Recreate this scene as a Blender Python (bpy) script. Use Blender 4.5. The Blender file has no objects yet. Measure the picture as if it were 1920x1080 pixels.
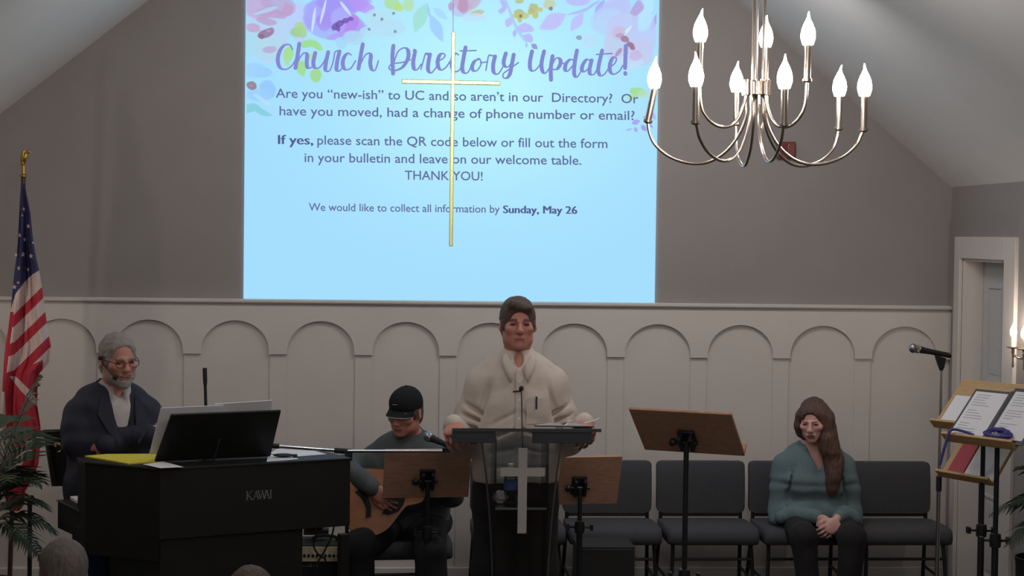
import bpy, math, random
import numpy as np
from mathutils import Vector, Matrix

random.seed(7)
R = math.radians
SC = bpy.context.scene

# ------------------------------------------------------------------ camera
FPX = 3100.0                       # focal length in pixels of a 1920 wide frame
CAM = Vector((0.0, 0.0, 2.08))     # z = 0 is the platform floor
YAW, ROLL = R(3.9), R(0.74)
PITCH = math.atan((540 - 440) / FPX)
_f = Vector((math.sin(YAW) * math.cos(PITCH), math.cos(YAW) * math.cos(PITCH), -math.sin(PITCH)))
_r0 = Vector((math.cos(YAW), -math.sin(YAW), 0.0))
_u0 = _r0.cross(_f)
_r = _r0 * math.cos(ROLL) + _u0 * math.sin(ROLL)
_u = _u0 * math.cos(ROLL) - _r0 * math.sin(ROLL)
cam_d = bpy.data.cameras.new('camera')
cam_d.sensor_width = 36.0
cam_d.lens = 36.0 * FPX / 1920.0
cam_d.clip_end = 100
cam = bpy.data.objects.new('camera', cam_d)
SC.collection.objects.link(cam)
M = Matrix((_r, _u, -_f)).transposed().to_4x4()
M.translation = CAM
cam.matrix_world = M
SC.camera = cam

# ------------------------------------------------------------------ view, world, lights
SC.view_settings.view_transform = 'Standard'
SC.view_settings.look = 'None'
SC.view_settings.exposure = 0.0
SC.view_settings.gamma = 1.0
SC.view_settings.use_curve_mapping = False
try:
    SC.cycles.sample_clamp_indirect = 3.0
except Exception:
    pass
W = bpy.data.worlds.new('world'); SC.world = W; W.use_nodes = True
W.node_tree.nodes['Background'].inputs[0].default_value = (0.92, 0.95, 1.0, 1)
W.node_tree.nodes['Background'].inputs[1].default_value = 0.15

def area(name, loc, target, sx, sy, power, col):
    l = bpy.data.lights.new(name, 'AREA'); l.shape = 'RECTANGLE'; l.size = sx; l.size_y = sy
    l.energy = power; l.color = col
    o = bpy.data.objects.new(name, l); SC.collection.objects.link(o)
    o.location = loc
    o.rotation_euler = (Vector(target) - Vector(loc)).to_track_quat('-Z', 'Y').to_euler()
    return o
# unseen ceiling lamps above the platform, aimed at the front wall
area('ceiling_lamp', (1.5, 7.9, 3.42), (1.3, 9.6, 1.3), 0.7, 0.5, 15, (1.0, 0.965, 0.95))
area('ceiling_lamp', (-0.85, 7.9, 3.42), (-0.6, 9.6, 1.3), 0.7, 0.5, 5, (1.0, 0.98, 0.97))
def lamp(name, loc, e, rad, col):
    l = bpy.data.lights.new(name, 'POINT'); l.energy = e; l.shadow_soft_size = rad; l.color = col
    o = bpy.data.objects.new(name, l); SC.collection.objects.link(o); o.location = loc
lamp('ceiling_fill_light', (1.6, 6.6, 3.2), 13, 0.12, (1.0, 0.97, 0.95))  # added pair of unseen fill lamps that brighten the ceiling slopes
lamp('ceiling_fill_light', (-1.0, 6.6, 3.2), 11, 0.12, (1.0, 0.98, 0.97))
# the sconce of the left wall, out of the picture
lamp('left_sconce_light', (-2.55, 8.35, 1.62), 6, 0.03, (1.0, 0.88, 0.75))
# added fill lamp behind the camera, lifts the ceiling and the fronts of things
lamp('hall_fill_light', (0.3, 0.4, 3.5), 62, 0.3, (1.0, 0.96, 0.92))

# ------------------------------------------------------------------ pixel of the photo -> point in the place
def ray(px, py):
    return _f * FPX + _r * (px - 960.0) - _u * (py - 540.0)
def at(px, py, Y):
    d = ray(px, py); return CAM + d * (Y / d.y)
def atz(px, py, z):
    d = ray(px, py); return CAM + d * ((z - CAM.z) / d.z)
def atx(px, py, X):
    d = ray(px, py); return CAM + d * (X / d.x)

# ------------------------------------------------------------------ materials
def srgb(r, g, b):
    def c(v):
        v /= 255.0
        return v / 12.92 if v <= 0.04045 else ((v + 0.055) / 1.055) ** 2.4
    return (c(r), c(g), c(b), 1.0)

def mat(name, col, rough=0.6, metal=0.0, noise=0.0, nscale=20.0, bump=0.0, bscale=60.0, spec=0.5, sheen=0.0, stretch=None, col2=None):
    m = bpy.data.materials.new(name); m.use_nodes = True
    nt = m.node_tree; b = nt.nodes['Principled BSDF']
    if len(col) == 3: col = (*col, 1)
    b.inputs['Base Color'].default_value = col
    b.inputs['Roughness'].default_value = rough
    b.inputs['Metallic'].default_value = metal
    b.inputs['Specular IOR Level'].default_value = spec
    if sheen: b.inputs['Sheen Weight'].default_value = sheen
    if noise or bump:
        tc = nt.nodes.new('ShaderNodeTexCoord')
        mp = nt.nodes.new('ShaderNodeMapping')
        nt.links.new(tc.outputs['Object'], mp.inputs[0])
        if stretch: mp.inputs['Scale'].default_value = stretch
    if noise:
        n = nt.nodes.new('ShaderNodeTexNoise'); n.inputs['Scale'].default_value = nscale; n.inputs['Detail'].default_value = 5
        nt.links.new(mp.outputs[0], n.inputs['Vector'])
        cr = nt.nodes.new('ShaderNodeValToRGB')
        lo = col2 if col2 else tuple(c * (1 - noise) for c in col[:3]) + (1,)
        hi = col if col2 else tuple(min(1, c * (1 + noise)) for c in col[:3]) + (1,)
        cr.color_ramp.elements[0].position = 0.3; cr.color_ramp.elements[1].position = 0.7
        cr.color_ramp.elements[0].color = lo; cr.color_ramp.elements[1].color = hi
        nt.links.new(n.outputs[0], cr.inputs[0]); nt.links.new(cr.outputs[0], b.inputs['Base Color'])
    if bump:
        n2 = nt.nodes.new('ShaderNodeTexNoise'); n2.inputs['Scale'].default_value = bscale; n2.inputs['Detail'].default_value = 4
        nt.links.new(mp.outputs[0], n2.inputs['Vector'])
        bp = nt.nodes.new('ShaderNodeBump'); bp.inputs['Strength'].default_value = bump; bp.inputs['Distance'].default_value = 0.01
        nt.links.new(n2.outputs[0], bp.inputs['Height']); nt.links.new(bp.outputs[0], b.inputs['Normal'])
    return m

def emit(name, col, strength=1.0):
    m = bpy.data.materials.new(name); m.use_nodes = True
    nt = m.node_tree; nt.nodes.clear()
    o = nt.nodes.new('ShaderNodeOutputMaterial'); e = nt.nodes.new('ShaderNodeEmission')
    if len(col) == 3: col = (*col, 1)
    e.inputs[0].default_value = col; e.inputs[1].default_value = strength
    nt.links.new(e.outputs[0], o.inputs[0])
    return m

def clear(name, tint=(0.9, 0.92, 0.93, 1), gloss=1.0, rough=0.03, f0=0.05):
    """clear acrylic sheet: lets light straight through and mirrors a little at a slant"""
    m = bpy.data.materials.new(name); m.use_nodes = True
    nt = m.node_tree; nt.nodes.clear()
    o = nt.nodes.new('ShaderNodeOutputMaterial')
    t = nt.nodes.new('ShaderNodeBsdfTransparent'); t.inputs[0].default_value = tint
    g = nt.nodes.new('ShaderNodeBsdfGlossy'); g.inputs['Roughness'].default_value = rough
    fr = nt.nodes.new('ShaderNodeFresnel'); fr.inputs[0].default_value = 1.45
    mx = nt.nodes.new('ShaderNodeMixShader')
    nt.links.new(fr.outputs[0], mx.inputs[0]); nt.links.new(t.outputs[0], mx.inputs[1]); nt.links.new(g.outputs[0], mx.inputs[2])
    nt.links.new(mx.outputs[0], o.inputs[0])
    return m

MT = dict(
    wall=mat('wall_paint', srgb(146, 139, 136), 0.85, noise=0.03, nscale=3),
    white=mat('white_paint', srgb(206, 198, 192), 0.55, noise=0.02, nscale=4),
    ceil=mat('ceiling_paint', srgb(226, 222, 220), 0.9, noise=0.02, nscale=3),
    door=mat('door_paint', srgb(196, 196, 196), 0.5),
    carpet=mat('carpet', srgb(92, 84, 78), 0.95, noise=0.25, nscale=160, bump=0.3, bscale=300),
    black=mat('black_satin', (0.012, 0.012, 0.012, 1), 0.45, noise=0.1, nscale=30),
    piano=mat('black_lacquer', (0.012, 0.0125, 0.012, 1), 0.5, noise=0.08, nscale=12, spec=0.3),
    blackmetal=mat('black_metal', (0.014, 0.014, 0.016, 1), 0.4, spec=0.4),
    rubber=mat('black_rubber', (0.012, 0.012, 0.012, 1), 0.7),
    chrome=mat('chrome', (0.75, 0.74, 0.73, 1), 0.18, 1.0),
    steel=mat('grey_steel', (0.33, 0.33, 0.34, 1), 0.35, 1.0),
    nickel=mat('brushed_nickel', srgb(206, 192, 178), 0.22, 1.0),
    brass=mat('brass', srgb(190, 150, 80), 0.3, 1.0),
    wood=mat('stand_wood', srgb(188, 146, 120), 0.5, noise=0.3, nscale=9, stretch=(1.2, 14, 14), col2=srgb(164, 124, 102)),
    lightwood=mat('pale_wood', srgb(196, 160, 112), 0.5, noise=0.3, nscale=9, stretch=(1.2, 14, 14), col2=srgb(176, 140, 96)),
    guitar=mat('spruce_top', srgb(186, 124, 84), 0.35, noise=0.2, nscale=8, stretch=(1, 20, 1), col2=srgb(166, 106, 70)),
    chair=mat('charcoal_fabric', srgb(66, 66, 70), 0.95, noise=0.2, nscale=220, bump=0.25, bscale=400),
    paper=mat('white_paper', srgb(228, 226, 230), 0.8),
    paperink=mat('grey_ink', srgb(172, 172, 178), 0.9),
    yellow=mat('yellow_folder', srgb(225, 205, 60), 0.6),
    red=mat('red_folder', srgb(170, 60, 70), 0.6),
    violet=mat('violet_ribbon', srgb(66, 60, 132), 0.5),
    leaf=mat('palm_leaf', srgb(52, 66, 48), 0.5, noise=0.3, nscale=12),
    navy=mat('navy_cloth', srgb(42, 43, 57), 0.9, noise=0.12, nscale=160, bump=0.2, bscale=300),
    shirt=mat('cream_shirt', srgb(206, 193, 182), 0.85, noise=0.04, nscale=18, bump=0.25, bscale=26),
    palegrey=mat('pale_shirt', srgb(190, 182, 180), 0.85, noise=0.05, nscale=40),
    trouser=mat('black_trousers', (0.012, 0.011, 0.012, 1), 0.9, noise=0.2, nscale=120),
    jeans=mat('blue_jeans', srgb(62, 76, 122), 0.9, noise=0.2, nscale=120),
    darkjeans=mat('dark_jeans', srgb(30, 31, 36), 0.9, noise=0.2, nscale=120),
    sweat=mat('grey_sweatshirt', srgb(78, 82, 84), 0.95, noise=0.15, nscale=140, bump=0.2, bscale=200),
    teal=mat('teal_knit', srgb(100, 118, 122), 0.95, noise=0.12, nscale=200, bump=0.35, bscale=320),
    skin=mat('skin', srgb(190, 128, 112), 0.55, noise=0.08, nscale=14),
    skinpale=mat('pale_skin', srgb(206, 160, 148), 0.55, noise=0.08, nscale=14),
    lip=mat('lip', srgb(170, 112, 102), 0.5),
    mouth=mat('mouth_line', srgb(112, 66, 62), 0.6),
    eye=mat('eye', srgb(80, 62, 58), 0.3),
    brownhair=mat('brown_hair', srgb(84, 66, 58), 0.6, noise=0.3, nscale=60, stretch=(3, 3, 0.6), bump=0.4, bscale=120),
    longhair=mat('chestnut_hair', srgb(86, 60, 50), 0.5, noise=0.35, nscale=50, stretch=(3, 3, 0.35), bump=0.5, bscale=90),
    greyhair=mat('grey_hair', srgb(140, 130, 124), 0.7, noise=0.25, nscale=60, stretch=(3, 3, 0.6), bump=0.4, bscale=120),
    whitehair=mat('white_beard', srgb(150, 144, 140), 0.7, noise=0.2, nscale=90, bump=0.4, bscale=150),
    acrylic=clear('clear_acrylic', (0.86, 0.88, 0.89, 1)),
    acryledge=mat('acrylic_edge', srgb(62, 64, 66), 0.15, spec=0.6),
    bottle=clear('bottle_plastic', (0.8, 0.84, 0.88, 1), rough=0.08),
    capcloth=mat('black_cap_cloth', srgb(30, 32, 35), 0.95, noise=0.15, nscale=160, bump=0.2, bscale=300, spec=0.2),
    frost=mat('frosted_white', srgb(176, 170, 168), 0.6),
    cream=mat('cream_panel', srgb(252, 232, 196), 0.4),
    amp=mat('amp_vinyl', (0.014, 0.013, 0.013, 1), 0.7, noise=0.2, nscale=200),
    alarm=mat('red_plastic', srgb(112, 50, 50), 0.5),
    lens=mat('dark_red_lens', srgb(128, 72, 72), 0.3),
    darkwood=mat('dark_wood', srgb(70, 50, 38), 0.5, noise=0.2),
    flagred=mat('flag_red', srgb(176, 44, 60), 0.85),
    flagwhite=mat('flag_white', srgb(206, 186, 182), 0.85),
    flagblue=mat('flag_blue', srgb(50, 50, 92), 0.85),
    bulb=emit('lit_bulb', (1.0, 0.92, 0.85), 95.0),
    bulb2=emit('lit_sconce_bulb', (1.0, 0.86, 0.72), 130.0),
    label=mat('bottle_label', srgb(90, 110, 170), 0.6),
    logo=mat('metal_logo', srgb(118, 118, 116), 0.5),
    dimhair=mat('shaded_grey_hair', srgb(104, 96, 90), 0.7, noise=0.3, nscale=60, stretch=(3, 3, 0.6), bump=0.4, bscale=120),  # grey hair darkened in its colour for the weak light over the audience
)

# ------------------------------------------------------------------ objects
COL = SC.collection
def tag(o, label=None, cat=None, group=None, kind=None):
    if label: o['label'] = label
    if cat: o['category'] = cat
    if group: o['group'] = group
    if kind: o['kind'] = kind
    return o
def thing(name, label, cat, loc=(0, 0, 0), rz=0.0, group=None):
    o = bpy.data.objects.new(name, None); COL.objects.link(o)
    o.empty_display_size = 0.1
    o.location = loc; o.rotation_euler = (0, 0, rz)
    return tag(o, label, cat, group)
def dup(root, loc=None, rz=None, label=None, group=None):
    r = root.copy(); COL.objects.link(r)
    if loc is not None: r.location = loc
    if rz is not None: r.rotation_euler = (0, 0, rz)
    if label: r['label'] = label
    if group: r['group'] = group
    def rec(src, dst):
        for ch in list(src.children):
            if ch.name.startswith('__'): continue
            c = ch.copy(); COL.objects.link(c); c.parent = dst
            rec(ch, c)
    rec(root, r)
    return r

class MB:
    """collects shapes and links them as ONE mesh object"""
    def __init__(s): s.v = []; s.f = []; s.m = []
    def add(s, vs, fs, mi=0):
        n = len(s.v); s.v.extend([tuple(v) for v in vs])
        s.f.extend([tuple(i + n for i in f) for f in fs]); s.m.extend([mi] * len(fs)); return s
    def box(s, c, size, rot=None, mi=0):
        hx, hy, hz = size[0] / 2, size[1] / 2, size[2] / 2
        vs = [Vector((x, y, z)) for x in (-hx, hx) for y in (-hy, hy) for z in (-hz, hz)]
        if rot is not None: vs = [rot @ v for v in vs]
        vs = [v + Vector(c) for v in vs]
        return s.add(vs, [(0, 1, 3, 2), (4, 6, 7, 5), (0, 4, 5, 1), (2, 3, 7, 6), (0, 2, 6, 4), (1, 5, 7, 3)], mi)
    def tube(s, pts, rad, n=12, mi=0, cap=True):
        pts = [Vector(p) for p in pts]
        rs = rad if isinstance(rad, (list, tuple)) else [rad] * len(pts)
        up = None; vs = []; fs = []
        for i, p in enumerate(pts):
            t = (pts[min(i + 1, len(pts) - 1)] - pts[max(i - 1, 0)])
            if t.length < 1e-9: t = Vector((0, 0, 1))
            t.normalize()
            if up is None:
                up = t.orthogonal().normalized()
            else:
                up = (up - t * up.dot(t))
                up = up.normalized() if up.length > 1e-6 else t.orthogonal().normalized()
            w = t.cross(up)
            for k in range(n):
                a = 2 * math.pi * k / n
                vs.append(p + (up * math.cos(a) + w * math.sin(a)) * rs[i])
        for i in range(len(pts) - 1):
            for k in range(n):
                fs.append((i * n + k, i * n + (k + 1) % n, (i + 1) * n + (k + 1) % n, (i + 1) * n + k))
        if cap:
            fs.append(tuple(range(n - 1, -1, -1))); fs.append(tuple((len(pts) - 1) * n + k for k in range(n)))
        return s.add(vs, fs, mi)
    def lathe(s, prof, c=(0, 0, 0), n=24, mi=0, rot=None):
        c = Vector(c); vs = []; fs = []
        for r, z in prof:
            for k in range(n):
                a = 2 * math.pi * k / n
                v = Vector((r * math.cos(a), r * math.sin(a), z))
                if rot is not None: v = rot @ v
                vs.append(c + v)
        for i in range(len(prof) - 1):
            for k in range(n):
                fs.append((i * n + k, i * n + (k + 1) % n, (i + 1) * n + (k + 1) % n, (i + 1) * n + k))
        fs.append(tuple(range(n - 1, -1, -1))); fs.append(tuple((len(prof) - 1) * n + k for k in range(n)))
        return s.add(vs, fs, mi)
    def ball(s, c, r, rot=None, mi=0, nu=20, nv=12):
        rr = r if isinstance(r, (list, tuple)) else (r, r, r)
        vs = [Vector((0, 0, rr[2]))]; c = Vector(c)
        for i in range(1, nv):
            t = math.pi * i / nv
            for k in range(nu):
                a = 2 * math.pi * k / nu
                vs.append(Vector((rr[0] * math.sin(t) * math.cos(a), rr[1] * math.sin(t) * math.sin(a), rr[2] * math.cos(t))))
        vs.append(Vector((0, 0, -rr[2])))
        fs = [(0, 1 + k, 1 + (k + 1) % nu) for k in range(nu)]
        for i in range(nv - 2):
            for k in range(nu):
                a, b = 1 + i * nu, 1 + (i + 1) * nu
                fs.append((a + k, b + k, b + (k + 1) % nu, a + (k + 1) % nu))
        L = len(vs) - 1; a = 1 + (nv - 2) * nu
        fs += [(L, a + (k + 1) % nu, a + k) for k in range(nu)]
        if rot is not None: vs = [rot @ v for v in vs]
        return s.add([c + v for v in vs], fs, mi)
    def prism(s, poly, vec, mi=0):
        """poly: list of 3d points in a plane, extruded by vec"""
        n = len(poly); vec = Vector(vec); p = [Vector(q) for q in poly]
        vs = p + [q + vec for q in p]
        fs = [tuple(range(n - 1, -1, -1)), tuple(range(n, 2 * n))]
        fs += [(i, (i + 1) % n, n + (i + 1) % n, n + i) for i in range(n)]
        return s.add(vs, fs, mi)
    def build(s, name, mats, parent=None, smooth=35, bevel=0.0, loc=None, seg=2):
        me = bpy.data.meshes.new(name)
        me.from_pydata(s.v, [], s.f)
        mats = mats if isinstance(mats, (list, tuple)) else [mats]
        for m in mats: me.materials.append(MT[m] if isinstance(m, str) else m)
        if len(mats) > 1:
            me.polygons.foreach_set('material_index', s.m)
        if smooth:
            me.polygons.foreach_set('use_smooth', [True] * len(me.polygons))
            me.set_sharp_from_angle(angle=R(smooth))
        me.update()
        o = bpy.data.objects.new(name, me); COL.objects.link(o)
        if parent is not None: o.parent = parent
        if loc is not None: o.location = loc
        if bevel:
            b = o.modifiers.new('bevel', 'BEVEL'); b.width = bevel; b.segments = seg; b.limit_method = 'ANGLE'; b.angle_limit = R(40)
        return o

def spline(pts, n=8):
    """Catmull-Rom through pts"""
    P = [Vector(p) for p in pts]; out = []
    for i in range(len(P) - 1):
        p0 = P[max(i - 1, 0)]; p1 = P[i]; p2 = P[i + 1]; p3 = P[min(i + 2, len(P) - 1)]
        for k in range(n):
            t = k / n
            out.append(0.5 * ((2 * p1) + (p2 - p0) * t + (2 * p0 - 5 * p1 + 4 * p2 - p3) * t * t + (3 * p1 - p0 - 3 * p2 + p3) * t ** 3))
    out.append(P[-1]); return out

def text_polys(body, offset=0.0, shear=0.0, res=3):
    """a line of lettering as triangles in a unit frame: returns verts (x, y) and faces, plus the bounds"""
    c = bpy.data.curves.new('lettering', 'FONT'); c.body = body; c.size = 1.0; c.offset = offset; c.shear = shear
    c.resolution_u = res; c.fill_mode = 'FRONT'
    o = bpy.data.objects.new('lettering', c); COL.objects.link(o)
    dg = bpy.context.evaluated_depsgraph_get(); dg.update()
    me = o.evaluated_get(dg).to_mesh()
    vs = [(v.co.x, v.co.y) for v in me.vertices]; fs = [tuple(p.vertices) for p in me.polygons]
    o.evaluated_get(dg).to_mesh_clear()
    bpy.data.objects.remove(o); bpy.data.curves.remove(c)
    xs = [v[0] for v in vs]; ys = [v[1] for v in vs]
    return vs, fs, (min(xs), max(xs), min(ys), max(ys))
# ================================================================== THE ROOM
YW = 9.6                                   # front wall
XR = at(1785, 351, YW).x                   # right wall
XC = at(850, 300, YW).x                    # middle of the gable
XL = 2 * XC - XR                           # left wall
ZE = at(1785, 351, YW).z                   # eaves
p1, p2 = at(1785, 351, YW), at(1381, 0, YW)
SL = (p2.z - p1.z) / (p1.x - p2.x)         # pitch of the right ceiling slope
q1, q2 = at(0, 214, YW), at(279, 0, YW)
SLL = (q2.z - q1.z) / (q2.x - q1.x)
ZA = ZE + SL * (XR - XC)                   # ridge
XL = XC - (ZA - ZE) / SLL if abs(SLL) > 0.1 else XL
# let the left slope pass through the traced line
ZLE = q1.z - SLL * (q1.x - XL)
ZA2 = q1.z + SLL * (XC - q1.x)
YB = -2.5
ZF = -0.30                                 # hall floor, one step below the platform
ZFB = -0.30
ZRAIL = at(960, 567, YW).z

def structure(o): o['kind'] = 'structure'; return o
T = 0.12
mb = MB()
mb.prism([(XL - T, YW, ZF), (XR + T, YW, ZF), (XR + T, YW, ZE), (XC, YW, ZA + 0.1), (XL - T, YW, ZLE)], (0, T, 0))
structure(mb.build('wall_front', 'wall', smooth=0))
# right wall with the door opening
DY0, DY1 = atx(1803, 600, XR).y, atx(1887, 600, XR).y       # far and near side of the opening
DZ = at(1806, 484, YW - 0.15).z
mb = MB()
mb.box((XR + T / 2, (DY0 + YW) / 2, (ZF + ZE) / 2), (T, YW - DY0, ZE - ZF))
mb.box((XR + T / 2, (DY1 + YB) / 2, (ZF + ZE) / 2), (T, DY1 - YB, ZE - ZF))
mb.box((XR + T / 2, (DY0 + DY1) / 2, (DZ + ZE) / 2), (T, DY0 - DY1, ZE - DZ))
structure(mb.build('wall_right', 'wall', smooth=0))
mb = MB(); mb.box((XL - T / 2, (YW + YB) / 2, (ZF + ZLE) / 2), (T, YW - YB, ZLE - ZF))
structure(mb.build('wall_left', 'wall', smooth=0))
mb = MB()
mb.prism([(XR + T, YB, ZE - 0.0 - T * SL), (XC, YB, ZA), (XC, YB, ZA + 0.15), (XR + T, YB, ZE + 0.15)], (0, YW - YB + T, 0))
mb.prism([(XL - T, YB, ZLE - T * SLL), (XL - T, YB, ZLE + 0.15), (XC, YB, ZA2 + 0.15), (XC, YB, ZA2)], (0, YW - YB + T, 0))
structure(mb.build('ceiling', 'ceil', smooth=0))
mb = MB(); mb.box(((XL + XR) / 2, (YW + YB) / 2, ZF - 0.05), (XR - XL + 2 * T, YW - YB + 0.2, 0.1))
structure(mb.build('floor', 'carpet', smooth=0))
mb = MB(); mb.box(((XL + XR) / 2, (YW + 6.35) / 2, ZF / 2), (XR - XL, YW - 6.35, -ZF))
o = structure(mb.build('floor_platform', 'carpet', smooth=0, bevel=0.01))

# ---- panelling below the rail
X0 = at(840, 666, YW).x; X9 = at(1616, 672, YW).x
PITCHX = (X9 - X0) / 5
TABW = PITCHX * 0.213
ZT = at(1000, 667.5, YW).z        # underside of the tabs
ZAR = at(1078, 606, YW).z         # crown of the arches
ZB = at(960, 578, YW).z           # underside of the rail
mb = MB(); mb.box(((XL + XR) / 2, YW - 0.006, (ZB + 0.0) / 2 + 0.02), (XR - XL, 0.012, ZB + 0.04))
structure(mb.build('trim_panelling', 'white', smooth=0))
bd = MB(); fy, by = YW - 0.036, YW - 0.012
i0 = math.ceil((XL - X0) / PITCHX); i1 = math.floor((XR - X0) / PITCHX)
tabs = [X0 + i * PITCHX for i in range(i0, i1 + 1)]
prof = [(XL, ZT)]
rad = (PITCHX - TABW) / 2
def arch(xa, xb):
    c = (xa + xb) / 2; r = (xb - xa) / 2; out = []
    for k in range(0, 25):
        a = math.pi - math.pi * k / 24
        out.append((c + r * math.cos(a), ZT + 0.02 + (ZAR - ZT - 0.02) * math.sin(a)))
    return out
prev = tabs[0] - PITCHX + TABW / 2
prof = []
for t in tabs:
    prof += [(prev, ZT)] if not prof else []
    prof += arch(prev, t - TABW / 2)
    prof += [(t - TABW / 2, ZT), (t + TABW / 2, ZT)]
    prev = t + TABW / 2
if prev < XR:
    prof += [q for q in arch(prev, prev + PITCHX - TABW) if q[0] < XR - 0.004]
    prof.append((XR - 0.001, prof[-1][1]))
prof = [(min(x, XR - 0.001), z) for x, z in prof]
prof = [q for q in prof if q[0] > XL]
n = len(prof)
vs = [(x, fy, z) for x, z in prof] + [(x, fy, ZB) for x, z in prof] + [(x, by, z) for x, z in prof]
fs = []
for i in range(n - 1):
    fs.append((i, i + 1, n + i + 1, n + i)); fs.append((2 * n + i, 2 * n + i + 1, i + 1, i))
bd.add(vs, fs); structure(bd.build('trim_arches', 'white', smooth=0))
st = MB()
for t in tabs:
    if t + TABW / 2 > XR: continue
    st.box((t, YW - 0.016, ZT / 2), (TABW * 0.94, 0.009, ZT))
structure(st.build('trim_stiles', 'white', smooth=0, bevel=0.003))
# rail: a profile run along the wall
zt0 = at(960, 566.5, YW).z; zt1 = at(960, 577, YW).z
h = zt0 - at(960, 581, YW).z
pr = [(0.0, 0.0), (-0.055, 0.0), (-0.055, -0.012), (-0.05, -0.018), (-0.045, -h * .48), (-0.028, -h * .55), (-0.028, -h * .8), (-0.02, -h * 1.0), (0.0, -h)]
rl = MB(); rl.prism([(XL, YW + y, zt0 + z) for y, z in pr], (XR - XL - 0.001, 0, 0))
structure(rl.build('trim_rail', 'white', smooth=0))
mb = MB(); mb.box(((XL + XR) / 2, YW - 0.03, 0.07), (XR - XL, 0.03, 0.14)); structure(mb.build('baseboard_front', 'white', smooth=0, bevel=0.005))

# ---- door in the right wall
CW = 0.105
cy0, cy1 = atx(1793.5, 600, XR).y, atx(1908, 600, XR).y
cz = at(1800, 444, YW - 0.1).z
cs = MB()
xf = XR - 0.022
cs.box(((XR + xf) / 2, (cy0 + DY0) / 2, cz / 2), (XR - xf, cy0 - DY0, cz))
cs.box(((XR + xf) / 2, (cy1 + DY1) / 2, cz / 2), (XR - xf, DY1 - cy1, cz))
cs.box(((XR + xf) / 2, (DY0 + DY1) / 2, (cz + DZ) / 2), (XR - xf, DY0 - DY1, cz - DZ))
# lining of the opening
cs.box((XR + T / 2, DY0 - 0.008, DZ / 2), (T, 0.016, DZ)); cs.box((XR + T / 2, DY1 + 0.008, DZ / 2), (T, 0.016, DZ))
cs.box((XR + T / 2, (DY0 + DY1) / 2, DZ - 0.008), (T, DY0 - DY1, 0.016))
structure(cs.build('trim_door', 'white', smooth=0, bevel=0.003))
dr = MB(); dx = XR + T + 0.0
dw = DY0 - DY1
dr.box((dx + 0.02, (DY0 + DY1) / 2, DZ / 2), (0.04, dw - 0.01, DZ - 0.02))
door = structure(dr.build('door_1', 'door', smooth=0))
pn = MB()
for (a, b) in ((0.16, 0.46), (0.54, 0.84)):
    for (z0, z1) in ((1.28, DZ - 0.16), (0.72, 1.18), (0.16, 0.62)):
        y0, y1 = DY0 - dw * a, DY0 - dw * b
        for (yy, zz, sy, sz) in (((y0 + y1) / 2, z1, abs(y1 - y0), 0.016), ((y0 + y1) / 2, z0, abs(y1 - y0), 0.016), (y0, (z0 + z1) / 2, 0.016, z1 - z0), (y1, (z0 + z1) / 2, 0.016, z1 - z0)):
            pn.box((dx - 0.003, yy, zz), (0.012, sy, sz))
        pn.box((dx - 0.001, (y0 + y1) / 2, (z0 + z1) / 2), (0.006, abs(y1 - y0) * 0.7, (z1 - z0) * 0.85))
pn.build('raised_panel', 'door', door, bevel=0.002, smooth=0)

# ================================================================== PROJECTION SCREEN
YS = YW - 0.016
sc = thing('projection_screen', 'large lit projection screen above the panelling showing a church announcement', 'screen', (at(843, 300, YS).x, YS, at(843, 566, YS).z))
LOC = sc.location.copy()
def S(px, py, lift=0.0):
    p = at(px, py, YS - lift); return p - LOC
tl, tr, br, bl = at(462.5, -60, YS), at(1236, -52, YS), at(1228.5, 566, YS), at(455.5, 558, YS)
zt = tl.z; zb = at(843, 564, YS).z
xl = at(458.5, 280, YS).x; xr = at(1232, 280, YS).x
def screen_mat():
    m = bpy.data.materials.new('lit_screen'); m.use_nodes = True
    nt = m.node_tree; nt.nodes.clear()
    o = nt.nodes.new('ShaderNodeOutputMaterial'); e = nt.nodes.new('ShaderNodeEmission')
    tc = nt.nodes.new('ShaderNodeTexCoord'); mp = nt.nodes.new('ShaderNodeMapping')
    mp.inputs['Location'].default_value = (-0.12, 0, -0.95); mp.inputs['Scale'].default_value = (0.62, 0, 0.75)
    g = nt.nodes.new('ShaderNodeTexGradient'); g.gradient_type = 'QUADRATIC_SPHERE'
    cr = nt.nodes.new('ShaderNodeValToRGB')
    cr.color_ramp.elements[0].color = srgb(166, 222, 254); cr.color_ramp.elements[1].color = srgb(190, 247, 255)
    cr.color_ramp.elements[1].position = 0.75
    nt.links.new(tc.outputs['Object'], mp.inputs[0]); nt.links.new(mp.outputs[0], g.inputs[0])
    nt.links.new(g.outputs[1], cr.inputs[0]); nt.links.new(cr.outputs[0], e.inputs[0]); nt.links.new(e.outputs[0], o.inputs[0])
    return m
mb = MB(); mb.box(((xl + xr) / 2 - LOC.x, 0.006, (zt + zb) / 2 - LOC.z), (xr - xl, 0.012, zt - zb))
mb.build('screen_surface', screen_mat(), sc, smooth=0)

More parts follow.
